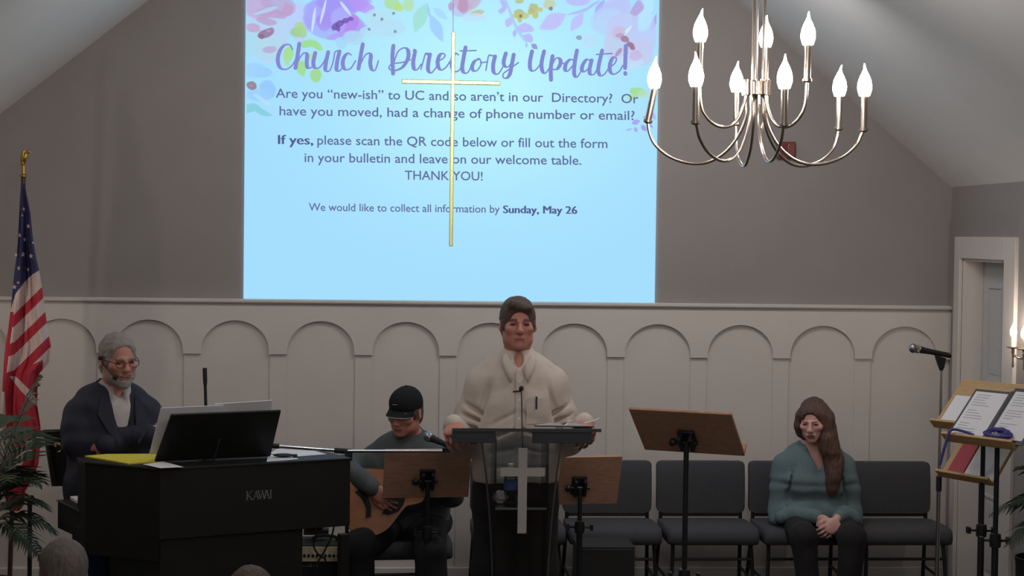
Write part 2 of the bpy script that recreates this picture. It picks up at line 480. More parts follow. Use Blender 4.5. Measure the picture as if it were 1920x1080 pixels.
def sline(body, x0, y0, x1, y1, hpx, m, offset=0.0, lift=0.0062):
    """a line of lettering whose baseline runs (x0,y0)-(x1,y1) in the photo, hpx = cap height"""
    vs, fs, (a, b, c, d) = text_polys(body, offset)
    cap = 0.727 if True else d
    out = []
    for x, y in vs:
        t = (x - a) / (b - a)
        px = x0 + (x1 - x0) * t; py = y0 + (y1 - y0) * t - hpx * y / cap
        out.append(S(px, py, lift))
    mb = MB(); mb.add(out, fs)
    if m is INKB:                      # heavier weight
        for dx, lf in ((0.8, 0.00002), (1.6, 0.00004)): mb.add([v + (S(x0 + dx, y0, lift + lf) - S(x0, y0, lift)) for v in out], fs)
    return mb
INK = emit('projected_ink', srgb(100, 112, 158)); INKB = emit('projected_bold_ink', srgb(84, 96, 146))
VIO = emit('projected_violet', srgb(132, 138, 210))
lines = [('Are you “new-ish” to UC and so aren’t in our  Directory?  Or', 517, 183, 1197, 193.5, 18, INK, 0.009),
         ('have you moved, had a change of phone number or email?', 524, 216, 1190, 225, 18, INK, 0.009),
         ('If yes,', 521, 270, 586, 271, 18, INKB, 0.0),
         ('please scan the QR code below or fill out the form', 595, 271, 1139, 277.5, 18, INK, 0.009),
         ('in your bulletin and leave on our welcome table.', 571, 303.5, 1090, 309, 18, INK, 0.009),
         ('THANK YOU!', 759, 336.5, 905, 338.5, 17.5, INK, 0.009),
         ('We would like to collect all information by', 579, 395, 937, 399, 15, INK, 0.009),
         ('Sunday, May 26', 943, 399.5, 1081, 401, 15, INKB, 0.0)]
for (b_, x0, y0, x1, y1, h_, m_, of) in lines:
    o = sline(b_, x0, y0, x1, y1, h_, m_, of).build('lettering', m_, sc, smooth=0)

# hand-lettered heading: pen strokes, thick going down and thin going up
def stroke(mb, pts, thick, thin, lift, conv):
    P = spline([(*conv(p), 0) for p in pts], 10)
    L = []
    for i, p in enumerate(P):
        t = P[min(i + 1, len(P) - 1)] - P[max(i - 1, 0)]
        if t.length < 1e-6: t = Vector((0, 1, 0))
        t.normalize(); dn = max(0.0, t.y)
        w = (thin + (thick - thin) * dn ** 1.6) / 2
        L.append((p, Vector((-t.y, t.x, 0)), w))
    vs = []; fs = []
    for i, (p, nrm, w) in enumerate(L):
        a, b = p + nrm * w, p - nrm * w
        vs += [S(a.x, a.y, lift), S(b.x, b.y, lift)]
        if i: fs.append((2 * i - 2, 2 * i - 1, 2 * i + 1, 2 * i))
    mb.add(vs, fs)
    for (p, nrm, w) in L[::6] + [L[-1]]:
        mb.add([S(p.x + w * math.cos(a * math.pi / 5), p.y + w * math.sin(a * math.pi / 5), lift) for a in range(10)], [tuple(range(10))])
c7 = lambda p: (440 + p[0] / 3.376, p[1] / 3.376)
k2 = lambda p: (640 + p[0] / 4.1545, p[1] / 4.1545)
c8 = lambda p: (840 + p[0] / 3.376, p[1] / 3.376)
words = [
 [(c7, [(365, 312), (350, 285), (318, 285), (288, 318), (273, 375), (285, 425), (320, 440), (360, 418), (388, 370), (402, 320)]),
  (c7, [(409, 277), (400, 340), (385, 430)]), (c7, [(386, 430), (410, 370), (438, 336), (458, 345), (456, 395), (463, 430), (488, 424), (505, 385)]),
  (c7, [(510, 335), (498, 395), (508, 430), (540, 425), (568, 385), (590, 330)]), (c7, [(592, 330), (578, 395), (575, 443), (600, 448), (622, 395), (634, 330)]),
  (c7, [(634, 330), (650, 322), (672, 324)]), (c7, [(664, 326), (650, 385), (645, 440), (665, 448), (690, 415)]),
  (c7, [(737, 348), (718, 337), (694, 360), (684, 405), (700, 440), (735, 432), (765, 385)]),
  (c7, [(811, 280), (798, 350), (784, 434)]), (c7, [(786, 432), (818, 362), (845, 337), (862, 350), (858, 400), (868, 440), (890, 442), (910, 385)])],
 [(k2, [(405, 357), (398, 450), (403, 573)]), (k2, [(412, 480), (440, 405), (485, 373), (518, 390), (520, 450), (480, 520), (420, 550), (380, 542), (371, 525), (395, 498), (470, 487), (538, 465)]),
  (k2, [(571, 420), (560, 480), (566, 535), (590, 543), (622, 500)]), (k2, [(571, 394), (573, 399), (574, 405)]),
  (k2, [(620, 540), (640, 470), (656, 418), (676, 425), (700, 421)]), (k2, [(690, 424), (678, 490), (676, 545), (700, 568), (735, 530), (756, 490)]),
  (k2, [(745, 482), (790, 457), (808, 432), (790, 416), (765, 432), (750, 482), (760, 530), (785, 545), (820, 518), (845, 480)]),
  (c8, [(66, 348), (46, 337), (29, 370), (24, 418), (40, 452), (70, 445), (96, 400)]),
  (c8, [(111, 300), (98, 370), (90, 430), (101, 460), (126, 458), (152, 410)]), (c8, [(78, 322), (178, 320)]),
  (c8, [(192, 376), (168, 388), (152, 425), (166, 450), (190, 440), (210, 402), (200, 373), (188, 374)]), (c8, [(206, 398), (246, 392)]),
  (c8, [(240, 445), (248, 398), (258, 352), (276, 352), (302, 356)]), (c8, [(298, 357), (286, 410), (290, 458), (316, 468), (344, 430), (356, 400)]),
  (c8, [(366, 338), (352, 395), (366, 424), (390, 414), (418, 350)]), (c8, [(416, 346), (402, 420), (391, 470), (370, 495), (349, 488), (352, 465), (385, 440), (446, 396)])],
 [(c8, [(532, 325), (519, 390), (522, 438), (546, 448), (582, 408), (606, 335)]), (c8, [(608, 325), (592, 400), (598, 450), (617, 463), (642, 430), (656, 400)]),
  (c8, [(662, 355), (651, 430), (652, 505)]), (c8, [(655, 420), (680, 372), (704, 370), (713, 398), (692, 436), (662, 440)]), (c8, [(712, 402), (744, 402)]),
  (c8, [(800, 388), (776, 376), (748, 402), (741, 440), (757, 450), (786, 420), (802, 388)]), (c8, [(816, 320), (802, 400), (799, 468), (816, 488), (842, 450), (856, 415)]),
  (c8, [(906, 388), (880, 376), (856, 405), (847, 440), (862, 454), (890, 430), (908, 388)]), (c8, [(909, 382), (896, 440), (901, 470), (926, 468), (952, 420)]),
  (c8, [(976, 320), (957, 400), (951, 450), (967, 480), (995, 464), (1022, 420)]), (c8, [(940, 345), (1040, 338)]),
  (c8, [(1022, 426), (1055, 402), (1066, 372), (1047, 363), (1027, 400), (1026, 450), (1050, 470), (1085, 450), (1106, 415)]),
  (c8, [(1126, 290), (1121, 430)]), (c8, [(1122, 462), (1123, 468)])]]
for w in words:
    mb = MB()
    for cv, pts in w: stroke(mb, pts, 7.6, 2.7, 0.0066, cv)
    mb.build('lettering', VIO, sc, smooth=0)

# painted flowers along the top of the slide
_em = {}
def fcol(c):
    if c not in _em:
        m = emit('projected_bloom', srgb(*c)); nt = m.node_tree; _em[c] = m
        e = nt.nodes['Emission']; o = nt.nodes['Material Output']
        a = nt.nodes.new('ShaderNodeAttribute'); a.attribute_name = 'bloom'
        t = nt.nodes.new('ShaderNodeBsdfTransparent'); x = nt.nodes.new('ShaderNodeMixShader')
        nt.links.new(a.outputs['Fac'], x.inputs[0]); nt.links.new(t.outputs[0], x.inputs[1]); nt.links.new(e.outputs[0], x.inputs[2]); nt.links.new(x.outputs[0], o.inputs[0])
    return _em[c]
lay = [0.0010]
def blob(pts, c, soft=1.0, name='painted_bloom'):
    """closed smooth shape through photo points"""
    P = spline([(*p, 0) for p in pts] + [(*pts[0], 0)], 6)[:-1]
    cx = sum(p.x for p in P) / len(P); cy = sum(p.y for p in P) / len(P)
    lay[0] += 0.000025
    n = len(P); cl = lambda x, y: S(min(max(x, 462), 1231), max(y, -50), lay[0])
    vs = [cl(cx, cy)]; fs = []; al = [0.8]
    for s_, a_ in ((0.55, 0.85), (0.86, 0.8), (1.0, 0.5), (1.06, 0.0)):
        vs += [cl(cx + (p.x - cx) * s_, cy + (p.y - cy) * s_) for p in P]; al += [a_] * n
    fs = [(0, 1 + i, 1 + (i + 1) % n) for i in range(n)]
    for r_ in range(3):
        a_, b_ = 1 + r_ * n, 1 + (r_ + 1) * n
        fs += [(a_ + i, b_ + i, b_ + (i + 1) % n, a_ + (i + 1) % n) for i in range(n)]
    return vs, fs, c, al
def blooms(name, items):
    cols = []; mb = MB(); al = []
    for vs, fs, c, a_ in items:
        if c not in cols: cols.append(c)
        mb.add(vs, fs, cols.index(c)); al += a_
    if len(cols) == 1: cols.append(cols[0])
    o = mb.build(name, [fcol(c) for c in cols], sc, smooth=0)
    at_ = o.data.attributes.new('bloom', 'FLOAT', 'POINT'); at_.data.foreach_set('value', al)
    return o
def oval(cx, cy, rx, ry, a=0, j=0.12, n=9):
    a = R(a); o = []
    for k in range(n):
        t = 2 * math.pi * k / n; q = 1 + random.uniform(-j, j)
        x, y = rx * q * math.cos(t), ry * q * math.sin(t)
        o.append((cx + x * math.cos(a) - y * math.sin(a), cy + x * math.sin(a) + y * math.cos(a)))
    return o
def leaf(x0, y0, x1, y1, w):
    d = Vector((x1 - x0, y1 - y0)); n = Vector((-d.y, d.x)).normalized() * w; b = Vector((x0, y0))
    return [tuple(b), tuple(b + d * .3 + n * .8), tuple(b + d * .55 + n), tuple(b + d * .82 + n * .55), (x1, y1), tuple(b + d * .82 - n * .55), tuple(b + d * .55 - n), tuple(b + d * .3 - n * .8)]
B = blob
A = [B(oval(500, 60, 46, 58), (186, 212, 244)), B(oval(478, 82, 26, 22), (168, 222, 240)), B(oval(560, 40, 22, 40), (190, 206, 252)),
     B(oval(508, 88, 34, 26), (180, 218, 238)), B(oval(484, 12, 30, 24, 20), (196, 170, 214)), B(oval(520, 6, 36, 20, 25), (186, 168, 214)),
     B(oval(512, 26, 30, 9, 8), (190, 160, 208)), B(oval(540, 18, 10, 12), (194, 160, 204)), B(oval(498, 20, 24, 4, -18), (176, 214, 244)),
     B(oval(500, 40, 22, 7, 12), (188, 162, 206)), B(oval(474, 52, 14, 8, 10), (196, 164, 206)), B(oval(506, 93, 14, 7, -5), (184, 170, 210)),
     B(oval(499, 62, 17, 8, -22), (150, 104, 144)), B(oval(490, 68, 6, 5), (150, 104, 144)), B(oval(504, 58, 5, 3), (186, 150, 190))]
blooms('painted_bloom', A)
A = [B(oval(620, 18, 46, 30), (160, 150, 250)), B(oval(600, 40, 34, 30, 30), (162, 158, 250)), B(oval(640, 10, 52, 20, -8), (164, 152, 248)),
     B(oval(680, 12, 24, 12, 25), (186, 150, 246)), B(oval(655, 50, 30, 26), (176, 146, 244)), B(oval(610, 62, 26, 12, 18), (166, 190, 252)),
     B(oval(608, 40, 15, 20), (168, 148, 244)), B(oval(640, 30, 20, 16, -30), (176, 176, 252)), B(oval(586, 20, 18, 14), (170, 172, 252)),
     B(oval(660, 46, 12, 18, 30), (182, 138, 238)), B(oval(640, 66, 28, 6, -12), (178, 160, 248)),
     B(oval(588, 38, 3, 26, 8), (206, 232, 255)), B(oval(606, 22, 2.5, 24, 14), (206, 232, 255)), B(oval(648, 16, 3, 18, -38), (206, 232, 255)),
     B(oval(628, 50, 6, 8, 30), (116, 84, 168)), B(oval(637, 44, 8, 6, -20), (110, 82, 170)), B(oval(648, 39, 7, 5, -15), (112, 84, 172)), B(oval(657, 35, 6, 4), (118, 88, 176)),
     B(oval(634, 54, 4, 5), (116, 84, 168))]
blooms('painted_bloom', A)
G = (160, 218, 118)
A = [B(oval(556, 60, 11, 10), (158, 208, 130)), B(oval(568, 60, 8, 12), (166, 214, 140)), B(oval(562, 48, 9, 8), (170, 214, 140)),
     B([(565, 78), (580, 74), (596, 78), (605, 92), (598, 95), (584, 88), (566, 90)], (158, 222, 124)), B(oval(541, 102, 9, 16, 10), (164, 224, 120)),
     B(oval(538, 116, 5, 10), (170, 226, 160)), B(oval(565, 128, 9, 15, -10), (162, 222, 120)), B(oval(592, 141, 12, 14), G), B(oval(586, 106, 9, 8), (176, 226, 150))]
blooms('painted_leaf', A)
A = [B(oval(494, 136, 16, 10), (158, 204, 254)), B(oval(478, 132, 20, 14), (160, 210, 252)), B(oval(502, 168, 16, 20), (150, 200, 254)), B(oval(484, 178, 24, 12), (158, 208, 254)),
     B(oval(472, 160, 10, 8), (140, 110, 132)), B(oval(471, 160, 5, 4), (176, 140, 150)), B(oval(492, 188, 20, 4, 35), (180, 226, 252))]
blooms('painted_bloom', A)
A = [B([(462, 196), (478, 194), (492, 204), (510, 216), (492, 217), (476, 208), (462, 212)], (130, 206, 222))]
blooms('painted_leaf', A)
A = [B(oval(710, 34, 26, 18), (184, 226, 244)), B(oval(728, 52, 30, 16), (184, 224, 246)), B(oval(690, 58, 16, 10), (182, 226, 246)), B(oval(664, 70, 20, 14), (176, 220, 246)), B(oval(640, 80, 12, 12), (170, 216, 248))]
for x, y in ((702, 28), (692, 55), (741, 59), (716, 36), (738, 25)): A.append(B(oval(x, y, 3, 3), (120, 140, 160)))
blooms('painted_bloom', A)
A = [B(oval(736, 6, 16, 12, 20), (176, 222, 150)), B(oval(748, 14, 10, 8), (186, 224, 130)), B(oval(766, 8, 10, 14), (182, 226, 170)),
     B(leaf(798, 6, 778, 60, 13), (160, 226, 212)), B(leaf(806, 26, 830, 78, 11), (162, 206, 252)), B(leaf(800, 4, 806, 34, 3), (158, 206, 250)), B(leaf(812, 14, 838, 36, 7), (170, 218, 252))]
blooms('painted_leaf', A)
A = [B(oval(862, 10, 22, 22), (188, 200, 240)), B(oval(874, 2, 26, 20), (198, 176, 206)), B(oval(868, 10, 10, 14), (190, 150, 188)), B(oval(846, 12, 6, 8), (186, 160, 212)),
     B(oval(894, 24, 14, 6, -12), (196, 190, 150)), B(oval(890, 32, 22, 8), (196, 226, 248))]
blooms('painted_bloom', A)
Y1 = (186, 186, 110)
A = [B(oval(974, 26, 10, 9), Y1), B(oval(966, 30, 7, 5), (196, 200, 120)), B(oval(984, 30, 8, 6), (196, 200, 126)), B(oval(975, 36, 5, 6), (190, 192, 110)), B(oval(976, 30, 3, 3), (140, 110, 80)),
     B(oval(1000, 14, 9, 8), Y1), B(oval(1004, 28, 6, 8), (198, 190, 100)), B(oval(995, 22, 6, 6), (190, 186, 104)), B(oval(1012, 18, 6, 5), (196, 196, 120)), B(oval(974, 2, 8, 5), (190, 190, 130)),
     B(oval(1030, 8, 12, 9), (200, 210, 160)), B(oval(1033, 16, 4, 4), (140, 110, 140))]
blooms('painted_bloom', A)
P1 = (190, 184, 248)
A = [B([(936, 0), (948, 2), (950, 16), (940, 26), (934, 20), (944, 12)], (184, 180, 248)), B(leaf(958, 32, 950, 51, 7), P1), B(leaf(966, 54, 964, 70, 4), (180, 176, 246)),
     B([(970, 50), (982, 43), (996, 48), (1001, 58), (984, 61), (972, 60)], P1), B([(980, 66), (992, 63), (999, 70), (997, 80), (985, 76)], (186, 180, 248)), B(leaf(987, 80, 987, 90, 2.5), (176, 190, 250)),
     B(leaf(996, 82, 1008, 92, 5), (146, 134, 210)), B([(944, -5), (948, -5), (962, 30), (972, 56), (988, 78), (985, 80), (968, 58), (958, 34)], (178, 200, 250)),
     B(leaf(1062, 26, 1012, 54, 15), (196, 188, 250)), B(leaf(1094, 24, 1070, 58, 10), (194, 190, 250)), B([(1060, 28), (1090, 20), (1118, 2), (1122, 5), (1092, 24)], (176, 186, 248)),
     B([(1060, -4), (1106, -4), (1100, 8), (1080, 11), (1064, 6)], (190, 186, 248)), B([(1112, 44), (1118, 12), (1134, 0), (1126, 24)], (166, 172, 246)),
     B(leaf(1204, 46, 1226, 20, 4), (176, 160, 224)), B(leaf(1222, 60, 1232, 24, 4), (182, 156, 220))]
blooms('painted_leaf', A)
A = [B(oval(1150, 18, 34, 22, -30), (190, 196, 248)), B(oval(1140, 40, 30, 26), (186, 214, 252)), B(oval(1168, 48, 34, 26, -20), (196, 204, 246)), B(oval(1206, 60, 26, 40), (192, 204, 248)),
     B(oval(1160, 84, 30, 30), (196, 206, 240)), B(oval(1196, 100, 28, 26), (198, 204, 240)), B(oval(1182, 116, 26, 14), (196, 222, 250)), B(oval(1210, 24, 14, 34, 10), (184, 232, 254)),
     B([(1180, 24), (1196, 0), (1208, 14), (1192, 30)], (184, 160, 222)), B(oval(1176, 58, 3, 12, 40), (214, 240, 255)), B(oval(1160, 62, 12, 14), (204, 190, 222)),
     B(oval(1172, 74, 9, 6, 20), (160, 116, 150)), B(oval(1182, 84, 8, 5, 30), (150, 100, 130)), B(oval(1186, 90, 5, 4), (164, 110, 124)), B(oval(1160, 98, 10, 4, -50), (176, 140, 176)), B(oval(1162, 66, 8, 4), (186, 160, 200)),
     B(oval(1086, 71, 6, 4.5), (146, 150, 170)), B(oval(1192, 104, 12, 10), (200, 186, 226)), B(oval(1108, 76, 18, 14), (186, 226, 250))]
blooms('painted_bloom', A)
A = [B(oval(1196, 172, 15, 9, 10), (164, 222, 130)), B(oval(1186, 182, 10, 6, -20), (172, 226, 150)), B(oval(1206, 176, 9, 8), (186, 224, 190))]
blooms('painted_leaf', A)
A = [B(leaf(1184, 232, 1200, 226, 5), (168, 154, 232)), B(leaf(1190, 238, 1194, 248, 3.5), (166, 160, 236)), B(leaf(1202, 234, 1212, 246, 4.5), (160, 146, 228)), B(leaf(1172, 245, 1186, 241, 1.5), (150, 170, 240)),
     B(leaf(1206, 218, 1214, 224, 4), (170, 158, 234)), B(leaf(1214, 206, 1230, 224, 5), (184, 172, 240)), B(leaf(1216, 232, 1224, 240, 3), (168, 156, 232))]
blooms('painted_leaf', A)

# ================================================================== CROSS on the wall before the screen
YC = YS - 0.06
cb = at(846, 462, YC)
cr = thing('hanging_cross', 'slender gilt cross hanging in front of the lit screen', 'cross', cb)
gilt = mat('gilt', srgb(214, 210, 150), 0.35, 0.6)
mb = MB(); p0, p1_ = at(849.5, 60, YC), cb
hh = p1_.z; mb.box(((p0 + p1_) / 2 - cb), (0.022, 0.020, p0.z - p1_.z), Matrix.Rotation(0.0, 3, 'Y'))
mb.build('upright_bar', gilt, cr, bevel=0.004)
a, b = at(753, 153, YC), at(938, 156, YC)
mb = MB(); mb.box(Vector(((a.x + b.x) / 2, YC, (a.z + b.z) / 2)) - cb, (b.x - a.x, 0.022, 0.024)); mb.build('cross_bar', gilt, cr, bevel=0.004)
mb = MB(); mb.tube([at(849.5, 60, YC) - cb, at(849.8, -60, YC) - cb], 0.0022, 6); mb.build('hanging_wire', 'steel', cr)
mb = MB()
for zz in (at(847, 200, YC).z, at(847, 420, YC).z): mb.tube([Vector((cb.x, YC, zz)) - cb, Vector((cb.x, YW - 0.001, zz)) - cb], 0.006, 8)
mb.build('wall_peg', 'steel', cr)

# the projector that throws the slide: a lamp whose beam is a rectangle the size of the screen
prj = bpy.data.lights.new('projector', 'SPOT'); prj.energy = 260; prj.spot_size = R(70); prj.spot_blend = 0.0; prj.shadow_soft_size = 0.02
prj.color = (0.98, 1.0, 0.86)
po = bpy.data.objects.new('projector', prj); COL.objects.link(po)
ctr = Vector(((xl + xr) / 2, YS, (zb + zt) / 2)); po.location = (ctr.x, 5.6, ZA - 1.0)
po.rotation_euler = (R(90), 0, 0)
prj.use_nodes = True; nt = prj.node_tree; em_ = nt.nodes['Emission']
tc = nt.nodes.new('ShaderNodeTexCoord'); sp = nt.nodes.new('ShaderNodeSeparateXYZ'); nt.links.new(tc.outputs['Normal'], sp.inputs[0])
dist = YS - 5.6
def mth(op, a, b):
    n_ = nt.nodes.new('ShaderNodeMath'); n_.operation = op
    for i_, v_ in enumerate((a, b)):
        if isinstance(v_, (int, float)): n_.inputs[i_].default_value = v_
        else: nt.links.new(v_, n_.inputs[i_])
    return n_.outputs[0]
tz = mth('ABSOLUTE', sp.outputs[2], 0.0)
tx = mth('DIVIDE', sp.outputs[0], tz); ty = mth('DIVIDE', sp.outputs[1], tz)
inx = mth('MULTIPLY', mth('GREATER_THAN', tx, (xl - ctr.x) / dist), mth('LESS_THAN', tx, (xr - ctr.x) / dist))
zpo = po.location.z
iny = mth('MULTIPLY', mth('GREATER_THAN', ty, (zb - zpo) / dist), mth('LESS_THAN', ty, (zt - zpo) / dist))
nt.links.new(mth('MULTIPLY', inx, iny), em_.inputs['Strength'])

# ================================================================== FIRE ALARM on the front wall
p = at(1473, 282, YW)
al = thing('fire_alarm', 'dark red fire alarm sounder on the grey wall behind the chandelier', 'fire alarm', (p.x, YW, p.z))
mb = MB(); mb.box((0, -0.012, 0), (0.11, 0.024, 0.1)); mb.build('back_box', 'alarm', al, bevel=0.004)
mb = MB(); mb.box((0.025, -0.03, 0), (0.045, 0.02, 0.08)); mb.build('strobe_lens', 'lens', al, bevel=0.006)
mb = MB(); mb.lathe([(0.022, 0), (0.022, 0.006), (0.012, 0.01)], (-0.028, -0.024, 0), 16, rot=Matrix.Rotation(R(90), 3, 'X')); mb.build('sounder_grille', 'alarm', al)
p = at(1443, 246, YW)
mb = MB(); mb.lathe([(0.016, 0), (0.016, 0.012), (0.01, 0.018), (0.003, 0.02)], (0, 0, 0), 16, rot=Matrix.Rotation(R(90), 3, 'X'))
tag(mb.build('wall_hook', 'steel', loc=(p.x, YW, p.z)), 'small dark knob on the grey wall above the fire alarm', 'hook')
# ================================================================== CHANDELIER
YCH = 4.78
hub = at(1418, 166, YCH)
PXC = (hub - CAM).dot(_f) / FPX            # metres per photo pixel at the chandelier
ch = thing('chandelier', 'polished nickel chandelier with nine lit flame bulbs on curved arms', 'chandelier', hub)
mb = MB(); mb.lathe([(0.004, -0.03), (0.012, -0.026), (0.036, -0.02), (0.0385, -0.018), (0.0385, 0.017), (0.036, 0.02), (0.01, 0.022)], n=32)
for k in range(18):
    a = 2 * math.pi * k / 18; mb.tube([(0.039 * math.cos(a), 0.039 * math.sin(a), -0.02), (0.039 * math.cos(a), 0.039 * math.sin(a), 0.024)], 0.0035, 8)
mb.build('hub', 'nickel', ch)
for k in range(3):
    a = R(90 + 120 * k + 20)
    mb = MB(); q = Vector((0.020 * math.cos(a), 0.020 * math.sin(a), 0))
    mb.tube(spline([q + Vector((0, 0, 0.0)), q * 1.0 + Vector((0, 0, 0.2)), q * 1.15 + Vector((0, 0, 0.55)), q * 0.5 + Vector((0, 0, 0.9))], 6), 0.0048, 10)
    mb.build('stem_rod', 'nickel', ch)
mb = MB(); mb.tube([(0, 0, 0.02), (0, 0, 1.0)], 0.0035, 8); mb.build('stem_cord', 'steel', ch)
mb = MB(); ztop = ZA - hub.z - SL * abs(hub.x - XC) 
mb.tube([(0, 0, 0.88), (0, 0, max(1.0, ztop - 0.0))], 0.006, 10); mb.lathe([(0.02, 0.86), (0.024, 0.88), (0.024, 0.92), (0.01, 0.94)], n=20); mb.build('ceiling_rod', 'nickel', ch)
BULB = [(0.0135, 0.0), (0.0155, 0.006), (0.0185, 0.016), (0.019, 0.026), (0.0165, 0.040), (0.012, 0.052), (0.007, 0.062), (0.0036, 0.070), (0.0022, 0.078), (0.001, 0.084)]
def add_bulb(parent, base, s=1.0, tip=(0.004, 0), m='bulb'):
    mb = MB(); n = 20; vs = []; fs = []
    for r, z in BULB:
        bend = max(0, z - 0.055) / 0.03
        for k in range(n):
            a = 2 * math.pi * k / n
            vs.append((base[0] + s * (r * math.cos(a) + tip[0] * bend ** 2), base[1] + s * (r * math.sin(a) + tip[1] * bend ** 2), base[2] + s * z))
    for i in range(len(BULB) - 1):
        for k in range(n): fs.append((i * n + k, i * n + (k + 1) % n, (i + 1) * n + (k + 1) % n, (i + 1) * n + k))
    fs.append(tuple(range(n - 1, -1, -1))); fs.append(tuple((len(BULB) - 1) * n + k for k in range(n)))
    mb.add(vs, fs)
    return mb.build('bulb', m, parent, smooth=80)
#          bulb foot in the photo, ring angle, tier
ARMS = [(1621, 180, 2, 0), (1574, 180, -38, 0), (1381, 172, -112, 0), (1227, 165, 200, 0), (1305, 162, 122, 0), (1471, 166, 80, 0),
        (1313, 78, 168, 1), (1436, 88, -76, 1), (1515, 84, 40, 1)]
for (px, py, ang, tier) in ARMS:
    rr = (0.31, 0.163)[tier]
    dy = -rr * math.sin(R(ang))
    foot = at(px, py, hub.y + dy) - hub                      # top of the sleeve
    hd = Vector((foot.x, foot.y, 0)); d = hd.normalized(); Rr = hd.length
    SLV = 0.098 if tier == 0 else 0.10
    base = foot - Vector((0, 0, SLV))                        # bottom of the sleeve
    lean = Vector((0, 0, 0))
    if px == 1227: lean = Vector((-0.018, 0, 0))
    base = base + lean
    if tier == 0: pf = [(.10, -.094), (.18, -.15), (.30, -.192), (.45, -.216), (.62, -.217), (.80, -.197), (.93, -.162), (.985, -.126)]
    else: pf = [(.22, -.05), (.30, -.085), (.42, -.108), (.58, -.115), (.74, -.107), (.88, -.085), (.97, -.052)]
    bh = Vector((base.x, base.y, 0)); bd0 = bh.normalized()
    pts = [d * 0.030 + Vector((0, 0, -0.005)), d * 0.031 + Vector((0, 0, -0.045 if tier == 0 else -0.025))] + [bh * f + Vector((0, 0, z)) for f, z in pf] + [base + Vector((0, 0, -0.004))]
    pts = [p if i_ < 2 or Vector((p.x, p.y, 0)).length > 0.031 else Vector((bd0.x * 0.031, bd0.y * 0.031, p.z)) for i_, p in enumerate(pts)]
    arm = MB(); arm.tube(spline(pts, 6), 0.0046, 12); ao = arm.build('arm', 'nickel', ch)
    s = MB(); ax = (foot - base).normalized(); q = ax.to_track_quat('Z', 'Y').to_matrix()
    s.lathe([(0.006, -0.008), (0.0135, -0.004), (0.0135, 0.003), (0.0098, 0.004), (0.0098, SLV), (0.007, SLV + 0.001)], base, 18, rot=q)
    s.build('candle_sleeve', 'nickel', ao)
    add_bulb(ch, foot + Vector((0, 0, 0.0)), 1.12, (random.uniform(-0.006, 0.006), random.uniform(-0.004, 0.004)))

# ================================================================== WALL SCONCE on the right wall
ps = atx(1942, 655, XR)
scn = thing('wall_sconce', 'two light candle sconce with lit bulbs beside the white door casing', 'sconce', (XR, ps.y, ps.z), group=None)
mb = MB(); mb.lathe([(0.05, 0), (0.05, 0.012), (0.03, 0.02), (0.008, 0.024)], (0, 0, -0.02), 24, rot=Matrix.Rotation(R(-90), 3, 'Y')); mb.build('back_plate', 'nickel', scn)
for k, yy in enumerate((0.075, -0.075)):
    mb = MB(); mb.tube(spline([(-0.02, 0, -0.02), (-0.06, yy * .5, -0.05), (-0.09, yy, -0.03), (-0.09, yy, 0.0)], 8), 0.006, 10); a_ = mb.build('arm', 'nickel', scn)
    mb = MB(); mb.lathe([(0.005, -0.004), (0.026, 0.0), (0.036, 0.006), (0.034, 0.008), (0.01, 0.007)], (-0.09, yy, 0.0), 20); mb.build('drip_pan', 'nickel', a_)
    mb = MB(); mb.lathe([(0.011, 0.0), (0.011, 0.055), (0.006, 0.056)], (-0.09, yy, 0.006), 16); mb.build('candle_sleeve', 'cream', a_)
    mb = MB(); mb.lathe([(0.003, -0.10), (0.007, -0.095), (0.004, -0.06), (0.008, -0.02), (0.009, 0.0)], (-0.09, yy, 0.0), 12); mb.build('drop_finial', 'nickel', a_)
    add_bulb(scn, (-0.09, yy, 0.062), 0.9, m='bulb2')


